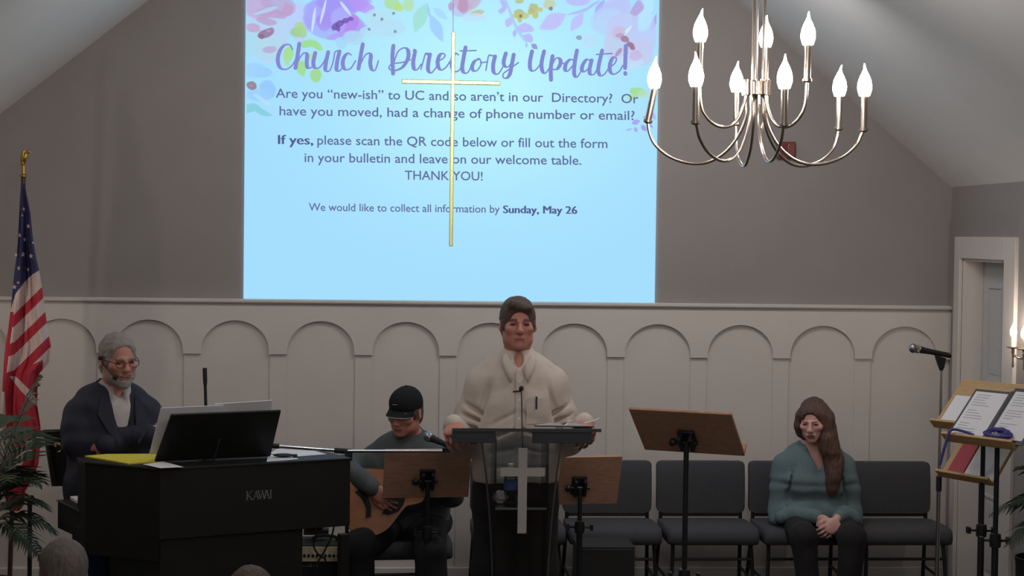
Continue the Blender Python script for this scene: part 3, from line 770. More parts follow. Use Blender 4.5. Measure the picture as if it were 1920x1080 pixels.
# ================================================================== CHAIRS
def make_chair(label):
    t = thing('stacking_chair', label, 'chair', group='row of charcoal chairs along the wall')
    # seat cushion: rounded front (the front faces -y)
    W2, D = 0.252, 0.44
    def slab(sec, w, name, m):
        """sec: profile in (y, z); swept across x with soft ends"""
        mb = MB(); n = len(sec); xs = [-w, -w + 0.008, -w + 0.03, w - 0.03, w - 0.008, w]; sh = [0.84, 0.95, 1, 1, 0.95, 0.84]
        cy = sum(p[0] for p in sec) / n; cz = sum(p[1] for p in sec) / n
        vs = []
        for x, s_ in zip(xs, sh):
            for (y, z) in sec: vs.append((x, cy + (y - cy) * s_, cz + (z - cz) * s_))
        fs = []
        for i in range(len(xs) - 1):
            for k in range(n): fs.append((i * n + k, i * n + (k + 1) % n, (i + 1) * n + (k + 1) % n, (i + 1) * n + k))
        fs.append(tuple(range(n - 1, -1, -1))); fs.append(tuple((len(xs) - 1) * n + k for k in range(n)))
        mb.add(vs, fs); return mb.build(name, m, t, smooth=50)
    slab([(-0.27, 0.405), (-0.285, 0.42), (-0.29, 0.445), (-0.28, 0.475), (-0.255, 0.492), (-0.1, 0.497), (0.1, 0.488), (0.16, 0.48), (0.16, 0.42), (0.0, 0.405)], W2, 'seat', 'chair')
    slab([(0.13, 0.515), (0.128, 0.60), (0.138, 0.72), (0.152, 0.795), (0.162, 0.806), (0.19, 0.806), (0.20, 0.79), (0.185, 0.7), (0.175, 0.515)], 0.252, 'backrest', 'chair')
    for s_ in (-1, 1):
        mb = MB(); mb.tube(spline([(s_ * 0.215, -0.2, 0.41), (s_ * 0.22, -0.225, 0.3), (s_ * 0.235, -0.255, 0.012)], 4), 0.011, 10); lg = mb.build('leg', 'blackmetal', t)
        mb = MB(); mb.lathe([(0.013, 0), (0.016, 0.004), (0.015, 0.022), (0.011, 0.03)], (s_ * 0.235, -0.255, 0), 12); mb.build('foot_glide', 'rubber', lg)
        mb = MB(); mb.tube(spline([(s_ * 0.222, 0.165, 0.76), (s_ * 0.228, 0.15, 0.62), (s_ * 0.23, 0.15, 0.45), (s_ * 0.24, 0.2, 0.2), (s_ * 0.25, 0.25, 0.012)], 5), 0.011, 10); lg = mb.build('leg', 'blackmetal', t)
        mb = MB(); mb.lathe([(0.013, 0), (0.016, 0.004), (0.015, 0.022), (0.011, 0.03)], (s_ * 0.25, 0.25, 0), 12); mb.build('foot_glide', 'rubber', lg)
        mb = MB(); mb.tube([(s_ * 0.218, -0.22, 0.398), (s_ * 0.23, 0.15, 0.408)], 0.01, 8); mb.build('seat_rail', 'blackmetal', t)
        mb = MB(); mb.tube([(s_ * 0.228, -0.235, 0.19), (s_ * 0.24, 0.2, 0.2)], 0.008, 8); mb.build('stretcher', 'blackmetal', t)
    mb = MB(); mb.tube([(-0.222, -0.223, 0.32), (0.222, -0.223, 0.32)], 0.008, 8); mb.build('stretcher', 'blackmetal', t)
    mb = MB(); mb.tube([(-0.23, 0.15, 0.502), (0.23, 0.15, 0.502)], 0.009, 8); mb.build('back_rail', 'blackmetal', t)
    return t
YCH0 = 9.12
cb0 = None
CH = [(1138, 'charcoal padded stacking chair half hidden by the smaller wooden stand beside the lectern'),
      (1313, 'charcoal padded stacking chair behind the large tilted wooden music stand'),
      (1485, 'charcoal padded stacking chair that the woman in teal sits on'),
      (1661, 'empty charcoal padded stacking chair at the right end of the row'),
      (965, 'charcoal padded stacking chair hidden behind the standing speaker')]
for i, (px, lb) in enumerate(CH):
    x = at(px, 900, YCH0 + 0.17).x
    if cb0 is None: cb0 = make_chair(lb); cb0.location = (x, YCH0, 0)
    else: dup(cb0, (x, YCH0, 0), 0, lb)
gx = at(752, 900, 8.75)
dup(cb0, (gx.x, 8.72, 0), R(4), 'charcoal padded stacking chair under the seated guitarist')

# ================================================================== WOODEN MUSIC STANDS
def music_stand(label, u, v, corner, wid, hei, wood='wood', pole_dx=0.0, clamp_z=None, group='wooden music stands', lipw=0.055, knob=None, pole_r=0.012):
    """desk spanned by unit vectors u (along the lip) and v (up the slope) from its lower corner"""
    u = Vector(u).normalized(); v = (Vector(v) - u * Vector(v).dot(u)).normalized(); n = u.cross(v)   # n points to the reader's side or its opposite
    mid = Vector(corner) + u * wid / 2 + v * hei * 0.42
    t = thing('music_stand', label, 'music stand', (mid.x, mid.y, 0), 0, group)
    base = Vector((mid.x, mid.y, 0))
    rot = Matrix((u, v, n)).transposed()
    c0 = Vector(corner) - base
    mb = MB(); mb.box(c0 + u * wid / 2 + v * hei / 2, (wid, hei, 0.014), rot); mb.build('desk', wood, t, bevel=0.003)
    return t, base, u, v, n, rot, c0
def finish_stand(t, base, u, v, n, rot, c0, wid, hei, side, wood, lipw=0.055, lip=True, knob=True, clamp_z=0.62):
    """side = +1/-1: which way along n the reader stands"""
    if lip:
        mb = MB(); mb.box(c0 + u * wid / 2 + v * 0.006 + n * side * (lipw / 2), (wid, 0.014, lipw), rot); mb.build('lip', wood, t, bevel=0.003)
    back = -side
    h = c0 + u * wid / 2 + v * hei * 0.42 + n * back * 0.007
    mb = MB()
    mb.box(h + n * back * 0.008, (0.075, 0.10, 0.016), rot)
    for s_ in (-1, 1): mb.box(h + n * back * 0.03 + u * s_ * 0.024, (0.016, 0.085, 0.045), rot)
    mb.build('bracket', 'blackmetal', t, bevel=0.004)
    mb = MB(); k0 = h + n * back * 0.035
    mb.tube([k0 - u * 0.055, k0 + u * 0.05], 0.008, 10); mb.ball(k0 - u * 0.06, (0.018, 0.018, 0.018)); mb.build('tilt_knob', 'blackmetal', t)
    top = k0 - Vector((0, 0, 0.02)); fx, fy_ = top.x, top.y
    mb = MB(); mb.tube([(fx, fy_, top.z + 0.02), (fx, fy_, clamp_z - 0.02)], 0.0115, 14); mb.build('upper_pole', 'blackmetal', t)
    mb = MB(); mb.tube([(fx, fy_, clamp_z), (fx, fy_, 0.05)], 0.0155, 14); mb.build('lower_pole', 'blackmetal', t)
    mb = MB(); mb.lathe([(0.012, -0.03), (0.024, -0.028), (0.026, 0.0), (0.024, 0.03), (0.012, 0.034)], (fx, fy_, clamp_z), 16)
    for a in ((0, 0) if not knob else ((1, 0), (-1, 0.3))):
        d = Vector((a[0], a[1], 0)); 
        if d.length < .1: continue
        d.normalize(); mb.tube([Vector((fx, fy_, clamp_z)) + d * 0.02, Vector((fx, fy_, clamp_z)) + d * 0.052], 0.006, 8); mb.box(Vector((fx, fy_, clamp_z)) + d * 0.06, (0.014, 0.034, 0.03))
    mb.build('height_clamp', 'blackmetal', t)
    for k in range(3):
        a = R(90 + 120 * k + 15); d = Vector((math.cos(a), math.sin(a), 0)); b0 = Vector((fx, fy_, 0))
        mb = MB(); mb.tube(spline([b0 + Vector((0, 0, 0.20)) + d * 0.014, b0 + d * 0.16 + Vector((0, 0, 0.1)), b0 + d * 0.3 + Vector((0, 0, 0.01))], 4), 0.008, 8); lg = mb.build('leg', 'blackmetal', t)
        mb = MB(); mb.tube([b0 + d * 0.285 + Vector((0, 0, 0.012)), b0 + d * 0.315 + Vector((0, 0, 0.008))], 0.011, 8); mb.build('rubber_foot', 'rubber', lg)
    return Vector((fx, fy_, 0))
GS = 'wooden music stands seen from behind'
# turned away from us: the reader is beyond
def back_stand(label, tl, Y, w, hgt, yaw, tilt):
    c, s_ = math.cos(yaw), math.sin(yaw)
    u = Vector((c, -s_, 0)); v = Vector((-s_ * math.sin(tilt), -c * math.sin(tilt), math.cos(tilt)))
    tlp = at(tl[0], tl[1], Y); corner = tlp - v * hgt
    a = music_stand(label, u, v, corner, w, hgt, group=GS)
    finish_stand(*a, w, hgt, -1 if a[4].y < 0 else 1, 'wood')
    return a
back_stand('wooden music stand in front of the seated guitarist', (722, 843), 8.0, 0.425, 0.27, R(-6), R(22))
back_stand('smallest looking wooden music stand just right of the clear lectern', (1012, 857), 8.15, 0.425, 0.27, R(-8), R(20))
back_stand('large tilted wooden music stand standing before the empty chairs', (1179, 765), 7.0, 0.45, 0.315, R(26), R(50))
# facing us, at the right edge
def front_stand(label, bl, Y, w, hgt, yaw, tilt, clampz):
    c, s_ = math.cos(yaw), math.sin(yaw)
    u = Vector((c, -s_, 0)); v = Vector((s_ * math.sin(tilt), c * math.sin(tilt), math.cos(tilt)))
    a = music_stand(label, u, v, at(bl[0], bl[1], Y), w, hgt, wood='lightwood', group='pale wooden music stands at the right edge')
    side = 1 if a[4].y < 0 else -1
    p = finish_stand(*a, w, hgt, side, 'lightwood', clamp_z=clampz, lipw=0.05)
    return a, side
FY = R(56)
s1, sd1 = front_stand('front pale wooden music stand holding a black folder of two white pages', (1772, 826), 7.25, 0.37, 0.33, FY, R(46), at(1866, 1000, 7.35).z)
s2, sd2 = front_stand('pale wooden music stand tucked behind the one with the open black folder', (1750, 800), 7.85, 0.40, 0.315, FY, R(46), at(1832, 985, 7.9).z)
s3, sd3 = front_stand('lower pale wooden music stand with the red folder', (1762, 893), 8.0, 0.34, 0.28, FY + R(6), R(40), 0.4)
def on_desk(a, side, du, dv, dn): return a[1] + a[6] + a[2] * du + a[3] * dv + a[4] * side * (0.007 + dn)
def flat_on(a, side, du, dv, w, h, th, dn=0.0, rotz=0.0):
    """box lying on a desk"""
    r_ = a[5] @ Matrix.Rotation(rotz, 3, 'Z')
    return on_desk(a, side, du, dv, dn + th / 2), (w, h, th), r_
# black folder with two pages
fo = thing('song_folder', 'open black folder with two printed white pages on the front pale stand', 'folder', on_desk(s1, sd1, 0.185, 0.15, 0))
L0 = fo.location.copy()
def put(mb, a, side, du, dv, w, h, th, dn=0.0, rz=0.0):
    c, sz, r_ = flat_on(a, side, du, dv, w, h, th, dn, rz); mb.box(c - L0, sz, r_)
mb = MB(); put(mb, s1, sd1, 0.098, 0.160, 0.196, 0.30, 0.004); put(mb, s1, sd1, 0.305, 0.170, 0.200, 0.32, 0.004, 0.008); put(mb, s1, sd1, 0.203, 0.160, 0.018, 0.30, 0.012); mb.build('folder_cover', 'black', fo, bevel=0.001)
for du, dv, dn in ((0.100, 0.156, 0.004), (0.308, 0.170, 0.012)):
    mb = MB(); put(mb, s1, sd1, du, dv, 0.172, 0.275, 0.003, dn); pg = mb.build('page', 'paper', fo, smooth=0)
    mb = MB()
    for k in range(16):
        if k in (5, 10): continue
        w_ = random.uniform(0.04, 0.10) if k > 1 else 0.07
        put(mb, s1, sd1, du - 0.070 + w_ / 2, dv + 0.118 - k * 0.0155, w_, 0.004, 0.0004, dn + 0.003)
    mb.build('printed_text', 'paperink', pg, smooth=0)
# violet glasses-strap and ribbon
p0 = on_desk(s1, sd1, 0.27, 0.02, 0.045)
bn = thing('violet_ribbon_bundle', 'bundled violet blue ribbon lying on the lip of the front pale stand', 'ribbon', on_desk(s1, sd1, 0.27, 0.02, 0.006)); L0 = bn.location.copy()
mb = MB()
for k in range(5):
    pts = []
    for j in range(9):
        a = j / 8 * 2 * math.pi + k
        pts.append(on_desk(s1, sd1, 0.275 + 0.075 * math.cos(a) * random.uniform(.5, 1), 0.045 + 0.028 * math.sin(a) * random.uniform(.5, 1), 0.024 + 0.016 * abs(math.sin(a * 2 + k))) - L0)
    mb.tube(spline(pts, 5), 0.0062, 8)
mb.build('ribbon_loops', 'violet', bn)
rb = thing('violet_ribbon', 'violet ribbon dangling over the left lip of the front pale stand', 'ribbon', on_desk(s1, sd1, 0.06, 0.0, 0.05)); L0 = rb.location.copy()
mb = MB(); e = on_desk(s1, sd1, 0.06, 0.0, 0.05)
pts = [on_desk(s1, sd1, 0.15, 0.03, 0.02), on_desk(s1, sd1, 0.10, 0.035, 0.03), e + Vector((0, 0, 0.014)), e + Vector((-0.028, -0.012, -0.05)), e + Vector((-0.05, -0.01, -0.14))]
mb.tube(spline([p - L0 for p in pts], 6), 0.0065, 8); mb.build('ribbon_tail', 'violet', rb)
# sheet behind
o = MB(); c, sz, r_ = flat_on(s2, sd2, 0.10, 0.11, 0.15, 0.19, 0.003); o.box((0, 0, 0), sz, r_)
tag(o.build('song_sheet', 'paper', loc=c, smooth=0), 'white sheet on the pale stand behind the open folder', 'paper')
c, sz, r_ = flat_on(s3, sd3, 0.09, 0.14, 0.10, 0.27, 0.008); o = MB(); o.box((0, 0, 0), sz, r_)
tag(o.build('red_folder', 'red', loc=c, smooth=0, bevel=0.001), 'narrow red folder on the lower pale stand', 'folder')
c, sz, r_ = flat_on(s3, sd3, 0.24, 0.135, 0.19, 0.26, 0.003); o = MB(); o.box((0, 0, 0), sz, r_)
tag(o.build('song_sheet', 'paper', loc=c, smooth=0), 'white sheet beside the red folder on the lower pale stand', 'paper')
for (a, sd, lb) in ((s2, sd2, 'black pen lying on the lip of the pale stand behind the folder'), (s3, sd3, 'dark pen lying on the lip of the lower pale stand')):
    p = on_desk(a, sd, 0.10, 0.02, 0.02); mb = MB(); d = a[2]
    mb.tube([-d * 0.06, d * 0.05, d * 0.06], [0.0042, 0.0042, 0.002], 8); tag(mb.build('pen', 'black', loc=p), lb, 'pen')

# ================================================================== LECTERN
YL = 7.3
lx0, lx1 = at(862, 806, YL), at(1119, 806, YL)
lc = at(976, 806, YL)
lt = thing('lectern', 'clear acrylic lectern with a white cross on its front', 'lectern', (lc.x, YL, 0))
zt_ = lc.z
def Lp(px, py, Y): return at(px, py, Y) - Vector((lc.x, YL, 0))
# sloping top: lower edge towards the speaker
wl, wr = at(846, 806, YL).x - lc.x, at(1120, 806, YL).x - lc.x
mb = MB(); mb.prism([(wl, -0.14, zt_ + 0.010), (wr, -0.14, zt_ + 0.010), (wr, 0.20, zt_ - 0.028), (wl, 0.20, zt_ - 0.028)], (0, 0, 0.012)); mb.build('top', 'acrylic', lt, smooth=0)
mb = MB(); mb.box(((wl + wr) / 2, -0.143, zt_ + 0.016), (wr - wl, 0.006, 0.014)); mb.build('front_edge', 'acryledge', lt, smooth=0)['label'] = 'dark polished edge'
# side lips under the top
for (xa, xb) in ((wl, wl + 0.19), (wr - 0.30, wr - 0.04)):
    mb = MB(); mb.box(((xa + xb) / 2, -0.125, zt_ - 0.018), (xb - xa, 0.010, 0.05)); mb.build('edge_block', 'acryledge', lt, smooth=0, bevel=0.003)
# bowed front panel
fl0, fl1 = Lp(906, 850, YL), Lp(1040, 850, YL); gl0, gl1 = Lp(938, 1080, YL), Lp(1030, 1080, YL)
zb_ = 0.05; z1_ = zt_ + 0.0
prof_l = []; N = 14
for k in range(N + 1):
    t = k / N; z = zb_ + (z1_ - zb_) * t
    hl = 0.115 + 0.07 * t ** 3; prof_l.append((-hl - 0.0, hl, z))
mb = MB(); vs = []; fs = []
for (a, b, z) in prof_l:
    for yy in (-0.09, -0.08): vs += [(a, yy, z), (b, yy, z)]
for k in range(N):
    i = 4 * k; j = i + 4
    fs += [(i, i + 1, j + 1, j), (i + 3, i + 2, j + 2, j + 3), (i, j, j + 2, i + 2), (i + 1, i + 3, j + 3, j + 1)]
fs += [(0, 2, 3, 1), (4 * N, 4 * N + 1, 4 * N + 3, 4 * N + 2)]
mb.add(vs, fs); mb.build('front_panel', 'acrylic', lt, smooth=0)
for s_ in (0, 1):
    mb = MB(); mb.tube([(p[s_], -0.085, p[2]) for p in prof_l], 0.0045, 8); mb.build('panel_edge', 'steel', lt)
    x = -0.115 if s_ == 0 else 0.115
    mb = MB(); mb.box((x, 0.05, (0.04 + z1_ - 0.03) / 2), (0.010, 0.27, z1_ - 0.07)); mb.build('side_panel', 'acrylic', lt, smooth=0)
    mb = MB(); mb.tube([(x, 0.185, 0.04), (x, 0.185, z1_ - 0.03)], 0.004, 6); mb.build('panel_edge', 'acryledge', lt)
zs_ = at(980, 946, YL).z
mb = MB(); mb.box((0, 0.05, zs_ - 0.005), (0.228, 0.27, 0.010)); mb.build('shelf', 'acrylic', lt, smooth=0)
mb = MB(); mb.box((0, -0.0865, zs_ - 0.004), (0.226, 0.003, 0.009)); mb.build('shelf_edge', 'steel', lt, smooth=0)
mb = MB(); mb.box((0, 0.03, 0.022), (0.40, 0.36, 0.044)); mb.build('base', 'acrylic', lt, smooth=0, bevel=0.006)
cx = at(980, 900, YL - 0.09); 
c0, c1 = at(980.5, 840, YL - 0.094), at(979.5, 1000, YL - 0.094)
mpp = 1 / 3100.0 * ((c0 - CAM).dot(_f))
hz = at(980, 885, YL - 0.094); x_ = c0.x - lc.x; a, b, t_ = 8.5 * mpp, 42 * mpp, 8.2 * mpp
mb = MB(); mb.prism([(x_ + p, -0.098, z) for p, z in ((-a, c1.z), (a, c1.z), (a, hz.z - t_), (b, hz.z - t_), (b, hz.z + t_), (a, hz.z + t_), (a, c0.z), (-a, c0.z), (-a, hz.z + t_), (-b, hz.z + t_), (-b, hz.z - t_), (-a, hz.z - t_))], (0, 0.006, 0)); mb.build('cross_emblem', 'frost', lt, smooth=0, bevel=0.001)['label'] = 'frosted white cross'
# things on the shelf
bp = at(957, 944, YL + 0.02)
bt = thing('water_bottle', 'clear water bottle standing on the lectern shelf', 'bottle', (bp.x, YL + 0.02, zs_))
mb = MB(); mb.lathe([(0.022, 0), (0.029, 0.003), (0.03, 0.015), (0.028, 0.04), (0.03, 0.06), (0.03, 0.11), (0.022, 0.14), (0.012, 0.158), (0.012, 0.165)], n=24); mb.build('bottle_body', 'bottle', bt, smooth=60)
mb = MB(); mb.lathe([(0.0135, 0.16), (0.014, 0.162), (0.014, 0.178), (0.012, 0.18)], n=20); mb.build('cap', 'paper', bt)
mb = MB(); mb.lathe([(0.0306, 0.065), (0.0306, 0.105)], n=24); mb.build('paper_label', 'label', bt)['label'] = 'blue paper label'
mb = MB(); random.seed(3)
vs = []
tp = at(938, 925, YL + 0.04)
mb.ball((0, 0, 0.028), (0.035, 0.03, 0.03), nu=14, nv=9)
mb.v = [(x * random.uniform(.75, 1.15), y * random.uniform(.75, 1.15), max(0.0, z * random.uniform(.85, 1.1))) for x, y, z in mb.v]
tag(mb.build('crumpled_tissue', 'palegrey', smooth=0, loc=(at(938, 925, YL + 0.02).x, YL + 0.03, zs_)), 'crumpled tissue beside the bottle on the lectern shelf', 'tissue')
# open book on the top
bk = thing('open_bible', 'open black covered book lying on the right half of the lectern top', 'book', (at(1058, 800, YL).x, YL + 0.03, zt_ + 0.010))
bk.rotation_euler = (R(-6.4), 0, R(-3))
mb = MB(); mb.box((0, 0, 0.003), (0.26, 0.19, 0.005)); mb.build('cover', 'black', bk, bevel=0.001)
for s_ in (-1, 1):
    mb = MB(); sec = [(0, 0.006), (0.02, 0.016), (0.06, 0.017), (0.118, 0.008), (0.12, 0.006)]
    mb.prism([(s_ * x, -0.085, z) for x, z in sec], (0, 0.17, 0)); mb.build('page_block', 'paper', bk, smooth=0)
mb = MB(); mb.tube([(0.09, -0.06, 0.02), (0.13, -0.03, 0.028), (0.16, 0.0, 0.04)], 0.003, 6); mb.build('ribbon_marker', 'paper', bk)

# ================================================================== DIGITAL PIANO
ZP = 1.03
A_, B_, C_ = atz(158, 866, ZP), atz(300, 878.5, ZP), atz(659, 858.5, ZP)
K_ = atz(108, 937, 0.80)
dd = Vector((-0.5, 0.866, 0)).normalized()
pn = thing('digital_piano', 'black upright digital piano seen from behind with a silver maker name', 'piano', (B_.x, B_.y, 0))
O = Vector((B_.x, B_.y, 0))
def P2(v, z): return Vector((v.x, v.y, z)) - O
D_ = C_ + dd * 0.34; A2 = A_ + dd * 0.08 + Vector((0.02, 0, 0))
poly = [A_, B_, C_, D_, A2 + (D_ - C_) * 0.25]
mb = MB(); mb.prism([P2(v, ZP - 0.012) for v in poly], (0, 0, 0.012)); mb.build('lid', 'piano', pn, smooth=0, bevel=0.003)
zc1 = atz(659, 985, 0).z
zbot = at(655, 986, C_.y).z
polyb = [A_ + Vector((0.004, 0.004, 0)), B_ + Vector((0.0, 0.005, 0)), C_ + Vector((-0.004, 0.004, 0)), D_, A2 + (D_ - C_) * 0.2]
mb = MB(); mb.prism([P2(v, zbot) for v in polyb], (0, 0, ZP - 0.012 - zbot)); mb.build('body', 'piano', pn, smooth=0, bevel=0.003)
# keyboard shelf reaching back to the player
K1 = C_ + (K_ - B_)
polyk = [B_ + (K_ - B_) * 0.3, K_, K1 + Vector((0, 0, 0)), C_ + (K_ - B_) * 0.3]
zk0 = at(112, 990, K_.y).z
mb = MB(); mb.prism([P2(v, zk0) for v in [A_ + Vector((0.01, 0.01, 0)), K_, K1, D_]], (0, 0, 0.80 - zk0)); mb.build('keyboard_shelf', 'piano', pn, smooth=0, bevel=0.004)
mb = MB(); e0 = A_ + (K_ - A_) * 0.15; n_ = (K_ - A_).cross(Vector((0, 0, 1))).normalized()
if n_.x > 0: n_ = -n_
mb.prism([P2(e0, 0.795) + n_ * 0.002, P2(K_, 0.795) + n_ * 0.002, P2(K_, 0.802) + n_ * 0.002, P2(e0, 0.802) + n_ * 0.002], n_ * 0.003); mb.build('shelf_trim', 'steel', pn, smooth=0)
# white keys along the player's side
mb = MB(); kd = (K1 - K_).normalized(); L_ = (K1 - K_).length; bk_ = (C_ - K1).normalized()
for k in range(52):
    q = K_ + kd * (0.03 + (L_ - 0.06) * (k + .5) / 52) + bk_ * 0.08
    mb.box(P2(q, 0.806), ((L_ - 0.06) / 52 * 0.93, 0.14, 0.014), Matrix((kd, Vector((0, 0, 1)).cross(kd), Vector((0, 0, 1)))).transposed())
o = mb.build('white_keys', 'paper', pn, smooth=0)
# lower cheek on the left end, below the shelf
mb = MB(); zc_ = at(160, 1038, A_.y).z
mb.prism([P2(v, zc_) for v in [A_ + Vector((0.004, 0.004, 0)), B_ + Vector((0.0, 0.006, 0)), B_ + (C_ - B_) * 0.06 + dd * 0.2, A_ + dd * 0.12]], (0, 0, zbot - zc_ + 0.01)); mb.build('end_cheek', 'piano', pn, smooth=0)
# knee panel and legs
kp0 = at(236, 1000, B_.y + 0.05); 
ka = B_ + (A_ - B_) * 0.45 + dd * 0.03; kb = B_ + (C_ - B_) * 0.735 + Vector((0.0, 0.03, 0))
mb = MB(); mb.prism([P2(v, 0.03) for v in [ka, B_ + Vector((0.0, 0.02, 0)), kb, kb + dd * 0.16, ka + dd * 0.16]], (0, 0, zbot - 0.02)); mb.build('speaker_panel', 'piano', pn, smooth=0)
for v in (C_ + Vector((-0.035, 0.04, 0)), K1 + Vector((-0.04, -0.02, 0)), K_ + Vector((0.09, 0.02, 0))):
    mb = MB(); mb.box(P2(v, zk0 / 2), (0.04, 0.05, zk0), Matrix.Rotation(math.atan2(kd.y, kd.x), 3, 'Z')); mb.build('leg', 'piano', pn, smooth=0)
mb = MB(); a, b = C_ + Vector((-0.035, 0.04, 0)), K1 + Vector((-0.04, -0.02, 0)); mb.prism([P2(a, 0.0) + Vector((-.02, 0, 0)), P2(b, 0) + Vector((-.02, 0, 0)), P2(b, 0) + Vector((.02, 0, 0)), P2(a, 0) + Vector((.02, 0, 0))], (0, 0, 0.04)); mb.build('foot_bar', 'piano', pn, smooth=0)
# maker name
def place_text(body, p00, p10, hgt, lift, offset=0.0, shear=0.0, capr=0.727, wid=None):
    """lettering on a vertical face, from p00 along p10-p00; hgt = cap height"""
    vs, fs, (a, b, c, d) = text_polys(body, offset, shear)
    U = (p10 - p00); Lw = U.length; U = U.normalized(); N = U.cross(Vector((0, 0, 1))).normalized()
    if N.y > 0: N = -N
    mb = MB(); mb.add([p00 + U * ((x - a) / (b - a) * Lw) + Vector((0, 0, 1)) * (y * hgt / capr) + N * lift for x, y in vs], fs)
    return mb
bd_ = (C_ - B_).normalized()
def on_back(px, py):
    """photo pixel -> the piano's back face"""
    d = ray(px, py); nrm = Vector((bd_.y, -bd_.x, 0)); t = (B_ + Vector((0, 0.005, 0)) - CAM).dot(nrm) / d.dot(nrm); return CAM + d * t
# serif capitals drawn as strokes
def serif_word(parent):
    mb = MB(); N = Vector((bd_.y, -bd_.x, 0)).normalized()
    def seg(p, q, w):
        P, Q = Vector(p), Vector(q); d = (Q - P).normalized(); n = Vector((-d.y, d.x)) * w / 2
        mb.add([on_back(*(P + n)) + N * 0.003 - O, on_back(*(P - n)) + N * 0.003 - O, on_back(*(Q - n)) + N * 0.003 - O, on_back(*(Q + n)) + N * 0.003 - O], [(0, 1, 2, 3)])
    def y(x, t): return (921.5 + (937.5 - 921.5) * t) - (x - 461) * 0.075
    def sg(x0, t0, x1, t1, w): seg((x0, y(x0, t0)), (x1, y(x1, t1)), w)
    # K
    sg(463, 0, 463, 1, 2.2); sg(471, 0, 464.5, .52, 1); sg(465, .45, 472, 1, 2); sg(461, 1, 465, 1, .9); sg(461, 0, 465, 0, .9); sg(469.5, 0, 473, 0, .9); sg(470, 1, 474, 1, .9)
    # A
    sg(475, 1, 480, 0, 1); sg(480, 0, 484.5, 1, 2.1); sg(477, .65, 483, .65, .9); sg(473.5, 1, 477, 1, .9); sg(482.5, 1, 486.5, 1, .9)
    # W
    sg(484, 0, 488.5, 1, 2.1); sg(488.5, 1, 491.5, .15, 1); sg(491, 0, 495, 1, 2.1); sg(495, 1, 498, 0, 1); sg(482.5, 0, 486, 0, .9); sg(489.5, 0, 493, 0, .9); sg(496, 0, 499.5, 0, .9)
    # A
    sg(496, 1, 500, 0, 1); sg(500, 0, 504, 1, 2.1); sg(497.5, .65, 503, .65, .9); sg(495, 1, 497.6, 1, .9); sg(502.5, 1, 505.5, 1, .9)
    # I
    sg(507.3, 0, 507.3, 1, 2.1); sg(505.5, 0, 509.3, 0, .9); sg(505.8, 1, 509.3, 1, .9)
    mb.build('maker_logo', 'logo', parent, smooth=0)['label'] = 'silver capital letters KAWAI'
serif_word(pn)
# music rest and its sheets
q0, q1_ = atz(292, 862, ZP), atz(507, 858, ZP)
q0 = B_ + bd_ * 0.03 + dd * 0.10; 
def rest_pt(px, py, Y): return at(px, py, Y) - O
r_bl = atz(290, 866, ZP + 0.004); r_br = atz(507, 856, ZP + 0.004)
r_tl = at(321, 778.5, r_bl.y - 0.10); r_tr = at(527, 770.5, r_br.y - 0.10)
nn = (r_br - r_bl).cross(r_tl - r_bl).normalized()
if nn.y > 0: nn = -nn
mb = MB(); mb.prism([v - O for v in (r_bl, r_br, r_tr, r_tl)], -nn * 0.012); mb.build('music_rest', 'piano', pn, smooth=0, bevel=0.002)
mb = MB(); m_ = (r_bl + r_br) / 2; mb.prism([m_ - O + Vector((-.006, 0, 0.0)), m_ - O + Vector((.006, 0, 0)), m_ + (r_tr - r_br) * 0.45 - O + nn * .002, m_ + (r_tl - r_bl) * 0.45 - O + nn * .002 + Vector((-.004, 0, 0))], nn * 0.006); mb.build('rest_prop', 'steel', pn, smooth=0)
bk2 = -nn * 0.016
def sheet(name, label, pts, th=0.002, cat='paper', mt='paper', back=None):
    c = sum((Vector(p) for p in pts), Vector()) / len(pts); v = back if back is not None else Vector((0, 0, th))
    mb = MB(); mb.prism([Vector(p) - c for p in pts], v); return tag(mb.build(name, mt, loc=c, smooth=0), label, cat)
e_ = (r_tl - r_bl).normalized()
sheet('music_sheets', 'white music sheets leaning on the piano rest, sticking out left', [p + bk2 for p in (at(281, 856, r_bl.y + 0.045), at(420, 850, r_bl.y + 0.14), at(420, 764, r_bl.y + 0.06), at(303, 769, r_bl.y - 0.035))], back=-nn * 0.003)
sheet('music_sheets', 'grey white music book leaning on the piano rest behind its top right edge', [p - nn * 0.022 for p in (at(400, 850, r_bl.y + 0.15), at(500, 846, r_br.y + 0.05), at(513, 756, r_br.y - 0.045), at(405, 763, r_bl.y + 0.065))], back=-nn * 0.004)
# on the lid
zl = ZP + 0.001
sheet('yellow_folder', 'bright yellow folder lying on the left end of the piano lid', [atz(159, 857, zl), atz(240, 871, zl), atz(308, 866, zl), atz(296, 853, zl), atz(200, 853.5, zl)], 0.006, 'folder', 'yellow')
sheet('loose_papers', 'fan of white papers poking out of the yellow folder', [atz(268, 871, zl + .004), atz(300, 878, zl + .004), atz(344, 876, zl + .004), atz(306, 866, zl + .004)], 0.0015)
sheet('loose_papers', 'white sheets on the piano lid right of the music rest', [atz(505, 851, zl), atz(560, 856, zl), atz(612, 852, zl), atz(590, 846, zl), atz(520, 842, zl)], 0.002)
sheet('loose_papers', 'lower white sheet at the foot of the music rest under the black case', [atz(500, 866, zl), atz(560, 861, zl), atz(540, 852, zl), atz(503, 853, zl)], 0.0015)
c = atz(532, 857, zl + 0.003); mb = MB(); mb.ball((0, 0, 0.009), (0.05, 0.022, 0.009), nu=20, nv=8); mb.box((0.052, 0, 0.007), (0.02, 0.03, 0.012))
tag(mb.build('glasses_case', 'black', loc=c), 'small black case on the white sheets at the right of the piano lid', 'case')
c = atz(384, 862, zl); mb = MB(); mb.ball((0, 0, 0.010), (0.028, 0.014, 0.010), nu=16, nv=8); mb.box((0.025, 0.004, 0.006), (0.03, 0.012, 0.008))
